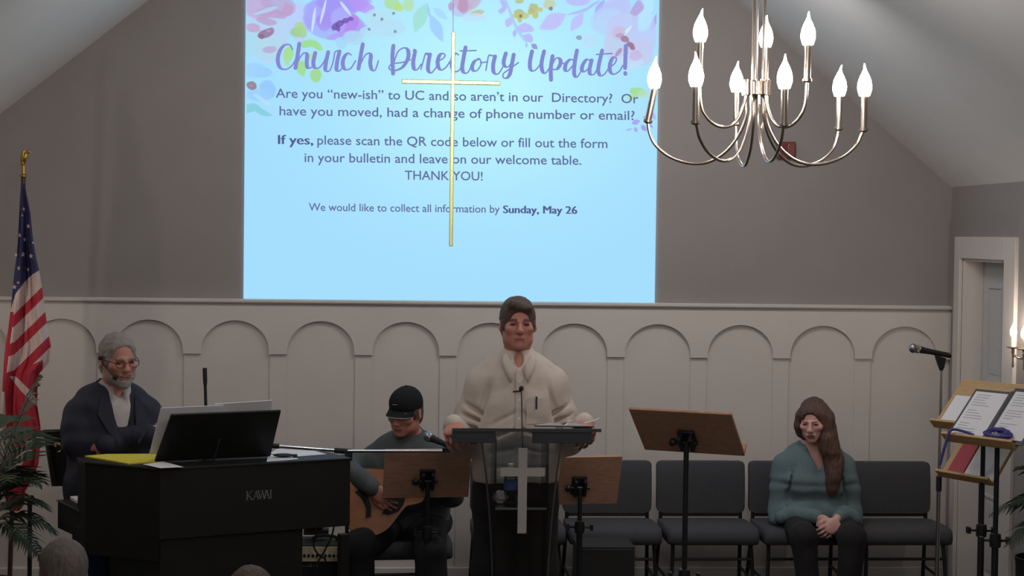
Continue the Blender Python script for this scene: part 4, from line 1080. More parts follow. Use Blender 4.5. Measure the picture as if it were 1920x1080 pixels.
tag(mb.build('metal_clip', 'steel', loc=c), 'small grey clip at the foot of the music rest', 'clip')

# ================================================================== AMPLIFIER seen under the piano
ya = 8.35
a0, a1 = at(556, 1021, ya), at(660, 1021, ya)
aw = a1.x - a0.x
am = thing('guitar_amplifier', 'black guitar amplifier with a cream control panel standing under the piano', 'amplifier', ((a0.x + a1.x) / 2, ya, 0))
za = a0.z
mb = MB(); mb.box((0, 0.12, za / 2), (aw, 0.24, za)); mb.build('cabinet', 'amp', am, bevel=0.012)
pz0, pz1 = at(600, 1052, ya).z, at(600, 1025, ya).z
px0, px1 = at(560, 1040, ya).x - am.location.x, at(643, 1040, ya).x - am.location.x
mb = MB(); mb.box(((px0 + px1) / 2, -0.004, (pz0 + pz1) / 2), (px1 - px0, 0.008, pz1 - pz0)); cpn = mb.build('control_panel', 'cream', am, smooth=0)
for k in range(9):
    x = px0 + 0.03 + k * 0.021
    mb = MB(); mb.lathe([(0.0075, 0), (0.0075, 0.010), (0.005, 0.013)], (x, -0.008, pz0 + 0.030), 12, rot=Matrix.Rotation(R(90), 3, 'X')); mb.build('knob', 'rubber', cpn)
mb = MB(); mb.box((px1 - 0.02, -0.009, pz0 + 0.028), (0.014, 0.006, 0.018)); mb.build('power_switch', 'alarm', cpn)['label'] = 'dark red switch'
mb = place_text('Marshall', Vector((px0 - 0.008, -0.003, at(570, 1067, ya).z)), Vector((px0 + 0.098, -0.003, at(570, 1067, ya).z)), 0.026, 0.001, 0.01, 0.35)
mb.build('script_logo', 'frost', am, smooth=0)['label'] = 'white script maker name'
mb = MB(); mb.box((0, -0.002, za * 0.42), (aw - 0.03, 0.006, za * 0.72)); mb.build('speaker_grille', 'rubber', am, smooth=0)
mb = MB(); mb.tube(spline([(-0.06, 0.1, za), (-0.055, 0.1, za + 0.02), (0, 0.1, za + 0.028), (0.055, 0.1, za + 0.02), (0.06, 0.1, za)], 5), 0.008, 8); mb.build('carry_handle', 'rubber', am)
c = at(586, 1016, ya + 0.12)
mb = MB(); mb.ball((0, 0, 0.05), (0.055, 0.05, 0.05), nu=18, nv=10); mb.box((0.03, 0, 0.012), (0.1, 0.07, 0.024)); mb.box((0.0, 0, 0.012), (0.09, 0.08, 0.024))
tag(mb.build('headphones_pouch', 'rubber', loc=(c.x, ya + 0.14, za + 0.03)), 'dark rounded pouch sitting on top of the guitar amplifier', 'pouch')
for lb, pts in (('thin black cable drooping in front of the amplifier from upper right', [(627, 984), (622, 1005), (614, 1022), (605, 1040), (597, 1052), (590, 1078)]),
                ('thin black cable curling across the cream amplifier panel from the left', [(592, 985), (594, 1000), (588, 1022), (594, 1036), (603, 1044), (610, 1050), (606, 1078)])):
    W_ = [at(x, y, ya - 0.06) for x, y in pts]; c = W_[0]
    mb = MB(); mb.tube(spline([p - c for p in W_] + [Vector((W_[-1].x, W_[-1].y + .02, 0.006)) - c], 5), 0.0045, 8); tag(mb.build('cable', 'rubber', loc=c), lb, 'cable')

# ================================================================== MICROPHONES AND STANDS
MXS = 0.0
def tripod(t, x, y, z0=0.0):
    for k in range(3):
        a = R(80 + 120 * k); d = Vector((math.cos(a), math.sin(a), 0)); b0 = Vector((x, y, 0))
        mb = MB(); mb.tube([b0 + Vector((0, 0, 0.14)), b0 + d * 0.28 + Vector((0, 0, 0.012))], 0.008, 8); lg = mb.build('leg', 'blackmetal', t)
        mb = MB(); mb.tube([b0 + d * 0.265 + Vector((0, 0, 0.018)), b0 + d * 0.295 + Vector((0, 0, 0.010))], 0.011, 8); mb.build('rubber_foot', 'rubber', lg)
# boom stand between piano and guitarist
yb = 8.05
m0, m1, m2 = at(512, 836, yb), at(648, 846, yb), at(838, 846, yb - 0.25)
t = thing('boom_microphone_stand', 'chrome boom microphone stand reaching from the piano to the guitarist', 'microphone stand', (m1.x, m1.y, 0)); O2 = Vector((m1.x, m1.y, 0))
mb = MB(); mb.tube([m0 - O2, m1 - O2, m2 - O2], 0.0075, 12); mb.build('boom_arm', 'chrome', t)
mb = MB(); mb.tube([m0 - O2 - (m1 - m0).normalized() * 0.03, m0 - O2 + (m1 - m0).normalized() * 0.03], 0.012, 12); mb.build('counterweight', 'rubber', t)
dm = (m1 - m0).normalized()
mb = MB(); mb.tube([m1 - O2 - dm * 0.055, m1 - O2 + dm * 0.03], 0.013, 12); mb.box(m1 - O2 + Vector((0.015, 0, -0.02)), (0.036, 0.03, 0.05)); mb.build('boom_clutch', 'rubber', t, bevel=0.002)
mb = MB(); mb.tube([(0.01, 0, m1.z - 0.02), (0.01, 0, 0.13)], 0.0095, 12); mb.build('pole', 'blackmetal', t); tripod(t, 0.01, 0)
# its microphone
g0, g1 = at(853, 841, yb - 0.26), at(801, 818, yb - 0.14)
mc = thing('vocal_microphone', 'black vocal microphone with grey grille in front of the guitarist', 'microphone', g0); d = (g1 - g0).normalized()
q = d.to_track_quat('Z', 'Y').to_matrix(); Lm = (g1 - g0).length
mb = MB(); mb.lathe([(0.009, 0), (0.011, 0.005), (0.013, Lm * .4), (0.017, Lm * .75), (0.019, Lm * .8)], (0, 0, 0), 18, rot=q); mb.build('handle', 'rubber', mc)
mb = MB(); mb.ball(d * Lm * 0.95, (0.025, 0.025, 0.028), rot=q); mb.build('grille', 'steel', mc)
mb = MB(); mb.box(d * 0.03 + Vector((0, 0, -0.016)), (0.075, 0.03, 0.02)); mb.build('clip', 'rubber', mc, bevel=0.004)
# upright boom behind the music rest
b0, b1 = at(386, 765, 7.95), at(384, 690, 7.95)
t = thing('gooseneck_microphone', 'black stick microphone standing up behind the piano music rest', 'microphone', (b0.x, b0.y, 0)); O3 = Vector((b0.x, b0.y, 0))
mb = MB(); mb.tube([Vector((0, 0, 0.82)), b0 - O3, b1 - O3 - (b1 - b0) * .4], 0.0075, 12); mb.build('boom_tube', 'blackmetal', t)
mb = MB(); mb.tube([b1 - O3 - (b1 - b0) * .42, b1 - O3 - (b1 - b0) * .3, b1 - O3], [0.009, 0.0105, 0.0105], 14); mb.build('capsule', 'rubber', t)
mb = MB(); mb.lathe([(0.04, 0.802), (0.04, 0.812), (0.012, 0.825)], n=20); mb.build('desk_foot', 'blackmetal', t)
# stand with the handheld microphone at the right
ym = 8.1
s0 = at(1765, 690, ym)
t = thing('microphone_stand', 'straight chrome microphone stand beside the pale music stands', 'microphone stand', (s0.x, s0.y, 0))
zj = at(1767, 905, ym).z
mb = MB(); mb.tube([(0, 0, s0.z), (0.0, 0, zj)], 0.0075, 12); mb.build('upper_tube', 'chrome', t)
mb = MB(); mb.lathe([(0.009, zj - 0.045), (0.014, zj - 0.04), (0.014, zj + 0.03), (0.009, zj + 0.035)], n=16); mb.build('height_clutch', 'rubber', t)
mb = MB(); mb.tube([(0, 0, zj - 0.03), (0, 0, 0.03)], 0.0105, 12); mb.build('lower_tube', 'chrome', t)
mb = MB(); mb.lathe([(0.13, 0), (0.13, 0.012), (0.05, 0.03), (0.014, 0.05)], n=32); mb.build('base', 'blackmetal', t)
mb = MB(); mb.lathe([(0.0095, s0.z - 0.012), (0.013, s0.z), (0.012, s0.z + 0.03)], n=14); mb.build('thread_adapter', 'rubber', t)
h0, h1 = at(1783, 667, ym), at(1707, 652, ym)
mc = thing('handheld_microphone', 'black handheld microphone with a silver ball grille clipped on the straight stand', 'microphone', h0); d = (h1 - h0).normalized(); q = d.to_track_quat('Z', 'Y').to_matrix(); Lm = (h1 - h0).length
mb = MB(); mb.lathe([(0.011, 0), (0.0135, 0.004), (0.0135, 0.02), (0.014, Lm * .5), (0.018, Lm * .78)], n=18, rot=q); mb.build('handle', 'rubber', mc)
mb = MB(); mb.lathe([(0.0185, Lm * .78), (0.0215, Lm * .80), (0.0215, Lm * .86)], n=18, rot=q); mb.build('grille_collar', 'chrome', mc)
mb = MB(); mb.ball(d * Lm * 0.93, (0.024, 0.024, 0.022), rot=q); mb.build('grille', 'steel', mc)
mb = MB(); cc = at(1764, 664, ym) - h0; mb.prism([cc + Vector((-0.03, -0.016, -0.004)), cc + Vector((0.025, -0.016, -0.02)), at(1769, 690, ym) - h0 + Vector((0, -0.016, 0)), at(1761, 690, ym) - h0 + Vector((0, -0.016, 0))], (0, 0.032, 0)); mb.build('clip', 'rubber', mc, bevel=0.003)

# ================================================================== black stand with the gold clef, floor boxes
yk = 9.15
k0, k1, k2_, k3 = at(80, 806, yk - 0.05), at(190, 803, yk - 0.05), at(196, 910, yk + 0.03), at(97, 912, yk + 0.03)
t = thing('black_music_stand', 'black metal music stand with a small gold clef emblem behind the pianist', 'music stand', ((k2_.x + k3.x) / 2, yk + 0.06, 0)); O4 = t.location.copy()
nk = Vector((0, 1, 0))
mb = MB(); mb.prism([v - O4 for v in (k0, k1, k2_, k3)], (0, 0.01, 0)); mb.build('desk', 'black', t, smooth=0, bevel=0.002)
mb = MB(); mb.prism([v - O4 for v in (k0, k3, k3 + Vector((0.03, -0.03, 0.01)), k0 + Vector((0.025, -0.03, -0.01)))], (0, 0.004, 0)); mb.build('folded_edge', 'black', t, smooth=0)
e = at(109, 838, yk - 0.05)
mb = MB(); pts = []
for k in range(20):
    a = R(150 - 260 * k / 19); r_ = 0.022 - 0.004 * k / 19
    pts.append(e - O4 + Vector((r_ * math.cos(a), -0.006, r_ * math.sin(a) + (-0.008 * k / 19))))
mb.tube(pts, [0.0045 - 0.0025 * k / 19 for k in range(20)], 8); mb.ball(e - O4 + Vector((-0.013, -0.006, 0.004)), 0.007)
for dz in (0.01, -0.007): mb.ball(e - O4 + Vector((0.032, -0.006, dz)), 0.004)
mb.build('clef_emblem', 'brass', t)['label'] = 'gold bass clef'
mb = MB(); mb.tube([(0, 0, k3.z + 0.12), (0, 0, 0.12)], 0.012, 12); mb.build('pole', 'blackmetal', t); tripod(t, 0, 0)
p = at(56, 945, 8.9)
t = thing('floor_stand_pole', 'thin black floor stand in front of the flag at the left', 'stand', (p.x, p.y, 0))
mb = MB(); mb.tube([(0, 0, p.z), (0, 0, 0.13)], 0.012, 12); mb.build('pole', 'blackmetal', t)
mb = MB(); mb.ball((0, 0, p.z), 0.016, nu=14, nv=8); mb.build('pole_cap', 'rubber', t); tripod(t, 0, 0)
# dark box before the chairs
b0, b1 = at(1084, 1024, 8.5), at(1191, 1024, 8.5)
t = thing('floor_monitor', 'dark floor monitor speaker box in front of the chairs', 'speaker', ((b0.x + b1.x) / 2, 8.5, 0))
w_ = b1.x - b0.x; hz = b0.z
mb = MB(); mb.box((0, 0.13, hz / 2), (w_, 0.26, hz)); mb.build('cabinet', 'amp', t, bevel=0.008)
mb = MB(); mb.box((0, -0.004, hz / 2), (w_ - 0.03, 0.008, hz - 0.03)); mb.build('grille', 'rubber', t, bevel=0.003)
b0 = at(1906, 1045, 7.7)
t = thing('corner_bin', 'black bin at the right edge below the palm', 'bin', (b0.x + 0.13, 7.7, 0)); hz = b0.z
mb = MB(); mb.lathe([(0.10, 0), (0.105, 0.01), (0.128, hz - 0.02), (0.13, hz - 0.02), (0.133, hz), (0.124, hz), (0.10, 0.03)], n=28); mb.build('bin_body', 'black', t)

# ================================================================== FLAG
yf = 9.12
ft, fb = at(46, 345, yf), at(30, 1080, yf)
fl = thing('flag_on_pole', 'red, white and blue flag with stars hanging from a pole topped by a gilt eagle', 'flag', (at(30, 900, yf).x, yf, 0)); O5 = fl.location.copy()
pt = at(44, 333, yf) - O5
mb = MB(); mb.tube([pt, Vector((pt.x - 0.07, 0, 0.05))], 0.0125, 14); mb.build('pole', 'darkwood', fl)
mb = MB(); mb.lathe([(0.15, 0), (0.15, 0.02), (0.11, 0.04), (0.03, 0.06), (0.02, 0.12), (0.014, 0.13)], (pt.x - 0.07, 0, 0), 28); mb.build('pole_base', 'brass', fl)
mb = MB(); mb.lathe([(0.012, 0), (0.02, 0.005), (0.02, 0.012), (0.010, 0.02), (0.008, 0.07), (0.013, 0.075)], pt, 16); fn = mb.build('finial', 'brass', fl)
mb = MB(); e = pt + Vector((0.002, 0, 0.075))
mb.ball(e + Vector((0.004, 0, 0.03)), (0.014, 0.016, 0.034), rot=Matrix.Rotation(R(18), 3, 'Y')); mb.ball(e + Vector((0.022, 0, 0.064)), (0.013, 0.009, 0.009)); mb.tube([e + Vector((0.03, 0, 0.064)), e + Vector((0.042, 0, 0.058))], [0.005, 0.001], 8)
for s_ in (-1, 1):
    mb.ball(e + Vector((-0.004, s_ * 0.018, 0.038)), (0.009, 0.007, 0.04), rot=Matrix.Rotation(R(12), 3, 'Y'))
mb.ball(e + Vector((-0.006, 0, -0.002)), (0.014, 0.012, 0.01)); mb.build('eagle', 'brass', fl)
# draped cloth: left and right outline in the photo
OUT = [(345, 40, 47), (365, 38, 50), (400, 36, 57), (440, 34, 61), (480, 31, 67), (510, 27, 74), (540, 24, 79), (580, 20, 84), (620, 15, 90), (650, 10, 96), (680, 7, 92), (700, 6, 74), (730, 4, 70), (760, 2, 70), (800, 0, 76), (840, -2, 75), (870, -3, 72), (900, -2, 60), (920, 4, 48), (945, 14, 46), (958, 24, 36)]
def outl(y):
    for (a, b) in zip(OUT, OUT[1:]):
        if a[0] <= y <= b[0]:
            t = (y - a[0]) / (b[0] - a[0]); t2 = t
            return a[1] + (b[1] - a[1]) * t2, a[2] + (b[2] - a[2]) * t2
    return OUT[-1][1:]
NV, NU = 340, 110
vs = []; fs = []; ms = []; uvp = []
for i in range(NV + 1):
    y = 345 + (958 - 345) * i / NV; l, r_ = outl(y); amp = 0.05 * min(1, (y - 340) / 150)
    for k in range(NU + 1):
        u = k / NU; x = l + (r_ - l) * u
        fold = amp * (0.55 * math.sin(2 * math.pi * (1.35 * u + 0.1) + y * 0.006) + 0.3 * math.sin(2 * math.pi * 3.1 * u + y * 0.013) + 0.12 * math.sin(2 * math.pi * 6 * u - y * .02))
        yy = yf - 0.075 + fold
        vs.append(at(x, y, yy) - O5); uvp.append((x, y))
for i in range(NV):
    for k in range(NU):
        a = i * (NU + 1) + k; fs.append((a, a + 1, a + NU + 2, a + NU + 1))
        x = (uvp[a][0] + uvp[a + NU + 2][0]) / 2; y = (uvp[a][1] + uvp[a + NU + 2][1]) / 2
        l, r_ = outl(y); u = (x - l) / max(1, r_ - l)
        edge = 508 + (74 - x) * 1.02 - 8 * math.sin(u * 3.0)
        if x < 29: edge = max(edge, 552 + (29 - x) * 3)
        if y < edge: m = 2
        else:
            if y < 705:
                s_ = (y - 537 + 0.98 * (x - 80) * (1 if x > 26 else 0.3) - (0 if x > 26 else 0.98 * 54 - 0.3 * 54)) / 52.5
                m = 0 if (s_ % 1.0) < 0.44 and s_ > -0.2 else 1
                if x < 24 - (y - 600) * 0.12 and y > 585: m = 0
                if y > 668 and x < 80 and (y - 668) > (95 - x) * 0.45: m = 0
            else:
                m = 0
                if abs((x - 50) - (y - 735) * 0.9) < 9 - abs(y - 732) * .12 and y < 765: m = 1
                if abs((x - 48) + (y - 845) * 0.75) < 12 and 812 < y < 885: m = 1
                if x < 10 + (y - 760) * .05 and 735 < y < 830: m = 1
        ms.append(m)
mb = MB(); mb.add(vs, fs); mb.m = ms
cl = mb.build('cloth', ['flagred', 'flagwhite', 'flagblue'], fl, smooth=80)
mb = MB()
for (x, y, r_) in ((44, 392, 4.5), (53, 424, 5.5), (37, 441, 5), (47, 449, 5), (62, 455, 3), (30, 478, 4), (43, 477, 6), (58, 480, 5.5), (36, 503, 5.5), (52, 505, 5), (27, 538, 5.5), (34, 530, 3.5), (42, 404, 3)):
    l, rr = outl(y); u = (x - l) / (rr - l); amp = 0.05 * min(1, (y - 340) / 150)
    def F(xx, yy_):
        l, rr = outl(yy_); u = (xx - l) / (rr - l)
        return at(xx, yy_, yf - 0.079 + amp * (0.55 * math.sin(2 * math.pi * (1.35 * u + 0.1) + yy_ * 0.006) + 0.3 * math.sin(2 * math.pi * 3.1 * u + yy_ * 0.013) + 0.12 * math.sin(2 * math.pi * 6 * u - yy_ * .02))) - O5
    ring = []
    for k in range(10):
        a = R(-90 + 36 * k + random.uniform(-6, 6)); q = r_ if k % 2 == 0 else r_ * 0.42
        ring.append(F(x + q * math.cos(a) * .85, y + q * math.sin(a)))
    mb.add([F(x, y)] + ring, [(0, 1 + k, 1 + (k + 1) % 10) for k in range(10)])
mb.build('star_print', 'flagwhite', fl, smooth=0)

# ================================================================== PALMS
def palm(name_label, base, fronds, pot_r=0.16, trunk=0.5, seed=1):
    random.seed(seed)
    t = thing('potted_palm', name_label, 'plant', base)
    mb = MB(); mb.lathe([(pot_r * .75, 0), (pot_r * .8, 0.01), (pot_r, 0.30), (pot_r * 1.06, 0.30), (pot_r * 1.06, 0.34), (pot_r * .92, 0.34), (pot_r * .9, 0.30)], n=28); mb.build('pot', 'black', t)
    mb = MB(); mb.tube(spline([(0, 0, 0.28), (0.02, 0, trunk * .7), (0, 0.01, trunk)], 5), [0.03] * 5 + [0.022] * 5 + [0.02], 10); mb.build('trunk', mat('palm_trunk', srgb(70, 58, 44), 0.9, noise=.3), t)
    for (az, el, ln, droop) in fronds:
        mb = MB(); az = R(az); el = R(el)
        d = Vector((math.cos(az) * math.cos(el), math.sin(az) * math.cos(el), math.sin(el))); side = Vector((-math.sin(az), math.cos(az), 0))
        rib = []
        for k in range(15):
            s_ = k / 14; rib.append(Vector((0, 0, trunk - 0.02)) + d * ln * s_ + Vector((0, 0, -droop * ln * s_ ** 2.2)))
        mb.tube(rib, [0.006 * (1 - .8 * k / 14) for k in range(15)], 6)
        for k in range(3, 15):
            for sg in (-1, 1):
                for h in (0, .5):
                    kk = min(14, k + h); i = int(kk); p = rib[i].lerp(rib[min(14, i + 1)], kk - i)
                    fw = (rib[min(14, i + 1)] - rib[max(0, i - 1)]).normalized()
                    l = ln * (0.30 * math.sin(math.pi * min(1, 0.15 + 0.8 * kk / 14)) + 0.05) * random.uniform(.85, 1.1)
                    dr_ = (side * sg + fw * 0.8 + Vector((0, 0, random.uniform(-.1, .25)))).normalized()
                    w = 0.011; up = fw.cross(dr_).normalized()
                    a = p; b = p + dr_ * l * .45; c = p + dr_ * l + Vector((0, 0, -0.28 * l)); wv = fw * w
                    mb.add([a - wv * .4, a + wv * .4, b + wv + up * .002, b - wv + up * .002, c], [(0, 1, 2, 3), (3, 2, 4)])
        mb.build('frond', 'leaf', t, smooth=0)
    return t
pb = at(-30, 1080, 8.3)
palm('dark green potted palm at the left edge before the flag', (pb.x, 8.25, 0), [(a, e, l, d) for a, e, l, d in ((15, 74, .95, .2), (-10, 62, .62, .5), (-60, 60, .8, .5), (60, 66, .85, .4), (100, 65, 1.0, .4), (160, 55, .8, .5), (-120, 55, .8, .5), (5, 34, .42, .6), (-35, 25, .45, .6), (200, 40, .7, .5), (30, 50, .5, .6))], trunk=0.62, seed=5)
pb = at(2040, 1000, 7.2)
palm('dark green potted palm at the right edge beside the sconce', (min(pb.x, XR - 0.2), 7.2, 0), [(a, e, l, d) for a, e, l, d in ((185, 40, .40, .5), (165, 28, .42, .5), (200, 16, .40, .55), (150, 55, .45, .4), (230, 50, .5, .5), (270, 45, .5, .5), (120, 55, .4, .5))], trunk=0.88, seed=9)
# ================================================================== PEOPLE: smooth bodies grown on a grid
def _axis(spec):
    """spec: list of (start, end, step) pieces, joined"""
    out = []
    for a, b, s in spec:
        n = max(1, int(round((b - a) / s))); out += [a + (b - a) * i / n for i in range(n)]
    out.append(spec[-1][1]); return np.array(out, dtype=np.float64)

class Field:
    def __init__(s, xs, ys, zs):
        s.ax = [_axis(xs), _axis(ys), _axis(zs)]
        s.d = np.full([len(a) for a in s.ax], 9.0, dtype=np.float32)
    def _sub(s, lo, hi):
        sl = []
        for k in range(3):
            i = max(0, int(np.searchsorted(s.ax[k], lo[k])) - 1); j = min(len(s.ax[k]), int(np.searchsorted(s.ax[k], hi[k])) + 1)
            if j - i < 2: return None
            sl.append(slice(i, j))
        G = np.meshgrid(s.ax[0][sl[0]], s.ax[1][sl[1]], s.ax[2][sl[2]], indexing='ij')
        return tuple(sl), G
    def _mix(s, sl, e, k, op):
        e = e.astype(np.float32); d = s.d[sl]
        if op == 'cut':
            if k > 0:
                h = np.maximum(k - np.abs(d + e), 0) / k; s.d[sl] = np.maximum(d, -e) + h * h * k * 0.25
            else: s.d[sl] = np.maximum(d, -e)
        else:
            if k > 0:
                h = np.maximum(k - np.abs(d - e), 0) / k; s.d[sl] = np.minimum(d, e) - h * h * k * 0.25
            else: s.d[sl] = np.minimum(d, e)
    def ell(s, c, r, rot=None, k=0.02, op='add'):
        c = np.array(c); r = np.array(r, dtype=float); m = r.max() + k + 0.02
        q = s._sub(c - m, c + m)
        if q is None: return
        sl, (X, Y, Z) = q; X = X - c[0]; Y = Y - c[1]; Z = Z - c[2]
        if rot is not None:
            A = np.array(rot)                      # columns = local axes
            X, Y, Z = (A[0, 0] * X + A[1, 0] * Y + A[2, 0] * Z, A[0, 1] * X + A[1, 1] * Y + A[2, 1] * Z, A[0, 2] * X + A[1, 2] * Y + A[2, 2] * Z)
        k0 = np.sqrt((X / r[0]) ** 2 + (Y / r[1]) ** 2 + (Z / r[2]) ** 2); k1 = np.sqrt((X / r[0] ** 2) ** 2 + (Y / r[1] ** 2) ** 2 + (Z / r[2] ** 2) ** 2)
        s._mix(sl, k0 * (k0 - 1.0) / np.maximum(k1, 1e-6), k, op)
    def cap(s, a, b, ra, rb=None, k=0.02, flat=1.0, op='add'):
        """tapered limb a-b; flat < 1 squashes it along y"""
        rb = ra if rb is None else rb
        a = np.array(a, float); b = np.array(b, float); m = max(ra, rb) + k + 0.02
        q = s._sub(np.minimum(a, b) - m, np.maximum(a, b) + m)
        if q is None: return
        sl, (X, Y, Z) = q; sy = 1.0 / flat
        d = (b - a) * np.array([1, sy, 1]); L = max((d ** 2).sum(), 1e-9)
        px, py, pz = X - a[0], (Y - a[1]) * sy, Z - a[2]
        t = np.clip((px * d[0] + py * d[1] + pz * d[2]) / L, 0, 1)
        e = np.sqrt((px - d[0] * t) ** 2 + (py - d[1] * t) ** 2 + (pz - d[2] * t) ** 2) - (ra + (rb - ra) * t)
        s._mix(sl, e * (flat if flat < 1 else 1), k, op)
    def chain(s, pts, k=0.03, flat=1.0):
        """pts: (x, y, z, r)"""
        for a, b in zip(pts, pts[1:]): s.cap(a[:3], b[:3], a[3], b[3], k, flat)
    def folds(s, amp, freq, seed=0, zs=1.0):
        sl = (slice(None),) * 3
        X, Y, Z = np.meshgrid(*s.ax, indexing='ij'); rng = np.random.RandomState(seed); n = np.zeros_like(s.d)
        for i in range(5):
            w = rng.normal(size=3) * freq * np.array([1, 1, zs]); p = rng.uniform(0, 6.28)
            w2 = rng.normal(size=3) * freq * .5 * np.array([1, 1, zs]); p2 = rng.uniform(0, 6.28)
            n += np.sin(w[0] * X + w[1] * Y + w[2] * Z + p + 1.2 * np.sin(w2[0] * X + w2[1] * Y + w2[2] * Z + p2)).astype(np.float32)
        mask = s.d < 0.08
        s.d[mask] += (amp * n[mask] / 2.5).astype(np.float32)
    def plane(s, axis, val, sign):
        """keep only the side where sign*(coord-val) < 0"""
        sh = [1, 1, 1]; sh[axis] = -1
        e = (sign * (s.ax[axis] - val)).reshape(sh).astype(np.float32)
        s.d = np.maximum(s.d, e)
    def surface(s):
        d = s.d; d[0], d[-1] = 9, 9; d[:, 0], d[:, -1] = 9, 9; d[:, :, 0], d[:, :, -1] = 9, 9
        ins = d < 0; nx, ny, nz = d.shape
        c = np.zeros((nx - 1, ny - 1, nz - 1), np.int8)
        for i in (0, 1):
            for j in (0, 1):
                for k in (0, 1): c += ins[i:nx - 1 + i, j:ny - 1 + j, k:nz - 1 + k]
        act = np.argwhere((c > 0) & (c < 8)); n = len(act)
        idx = np.full(c.shape, -1, np.int64); idx[tuple(act.T)] = np.arange(n)
        pos = np.zeros((n, 3)); cnt = np.zeros(n)
        crn = [(i, j, k) for i in (0, 1) for j in (0, 1) for k in (0, 1)]
        for a in crn:
            for ax in range(3):
                if a[ax]: continue
                b = list(a); b[ax] = 1
                va = d[act[:, 0] + a[0], act[:, 1] + a[1], act[:, 2] + a[2]]; vb = d[act[:, 0] + b[0], act[:, 1] + b[1], act[:, 2] + b[2]]
                m = (va < 0) != (vb < 0); t = np.zeros(n); t[m] = va[m] / (va[m] - vb[m])
                p = np.tile(np.array(a, float), (n, 1)); p[:, ax] = t
                pos[m] += p[m]; cnt[m] += 1
        pos = pos / cnt[:, None] + act
        V = np.stack([np.interp(pos[:, k], np.arange(len(s.ax[k])), s.ax[k]) for k in range(3)], 1)
        F = []
        for ax in range(3):
            sa = [slice(None)] * 3; sb = [slice(None)] * 3; sa[ax] = slice(0, -1); sb[ax] = slice(1, None)
            A, B = ins[tuple(sa)], ins[tuple(sb)]; E = np.argwhere(A != B); u, w = (ax + 1) % 3, (ax + 2) % 3
            ok = (E[:, u] > 0) & (E[:, w] > 0); E = E[ok]
            fl = A[tuple(E.T)]
            q = []
            for du, dw in ((-1, -1), (0, -1), (0, 0), (-1, 0)):
                e = E.copy(); e[:, u] += du; e[:, w] += dw
                e = np.minimum(e, np.array(c.shape) - 1); q.append(idx[tuple(e.T)])
            q = np.stack(q, 1); q[~fl] = q[~fl][:, ::-1]; F.append(q)
        F = np.concatenate(F); F = F[(F >= 0).all(1)]
        return V, F
def grown(name, field, mats, parent=None, pick=None, loc=None, smooth_it=1):
    V, F = field.surface()
    for _ in range(smooth_it):                        # one soft relaxation
        acc = np.zeros_like(V); ct = np.zeros(len(V))
        for a in range(4):
            for b in (1, 3): np.add.at(acc, F[:, a], V[F[:, (a + b) % 4]]); np.add.at(ct, F[:, a], 1)
        ct[ct == 0] = 1; V = V * 0.5 + 0.5 * acc / ct[:, None]
    me = bpy.data.meshes.new(name)
    me.vertices.add(len(V)); me.vertices.foreach_set('co', V.astype(np.float32).ravel())
    me.loops.add(F.size); me.loops.foreach_set('vertex_index', F.astype(np.int32).ravel())
    me.polygons.add(len(F)); me.polygons.foreach_set('loop_start', np.arange(0, F.size, 4, dtype=np.int32)); me.polygons.foreach_set('loop_total', np.full(len(F), 4, np.int32))
    mats = mats if isinstance(mats, (list, tuple)) else [mats]
    for m in mats: me.materials.append(MT[m] if isinstance(m, str) else m)
    if pick is not None:
        C = V[F].mean(1); me.polygons.foreach_set('material_index', pick(C).astype(np.int32))
    me.polygons.foreach_set('use_smooth', np.ones(len(F), dtype=bool))
    me.update(); me.validate()
    o = bpy.data.objects.new(name, me); COL.objects.link(o)
    if parent is not None: o.parent = parent
    if loc is not None: o.location = loc
    return o

def frame(yaw=0.0, pitch=0.0, roll=0.0):
    """columns: x = to the viewer's right when facing -y, y = back, z = up. yaw > 0 turns the face to the viewer's right, pitch > 0 looks down"""
    return np.array((Matrix.Rotation(yaw, 3, 'Z') @ Matrix.Rotation(pitch, 3, 'X') @ Matrix.Rotation(roll, 3, 'Y')))

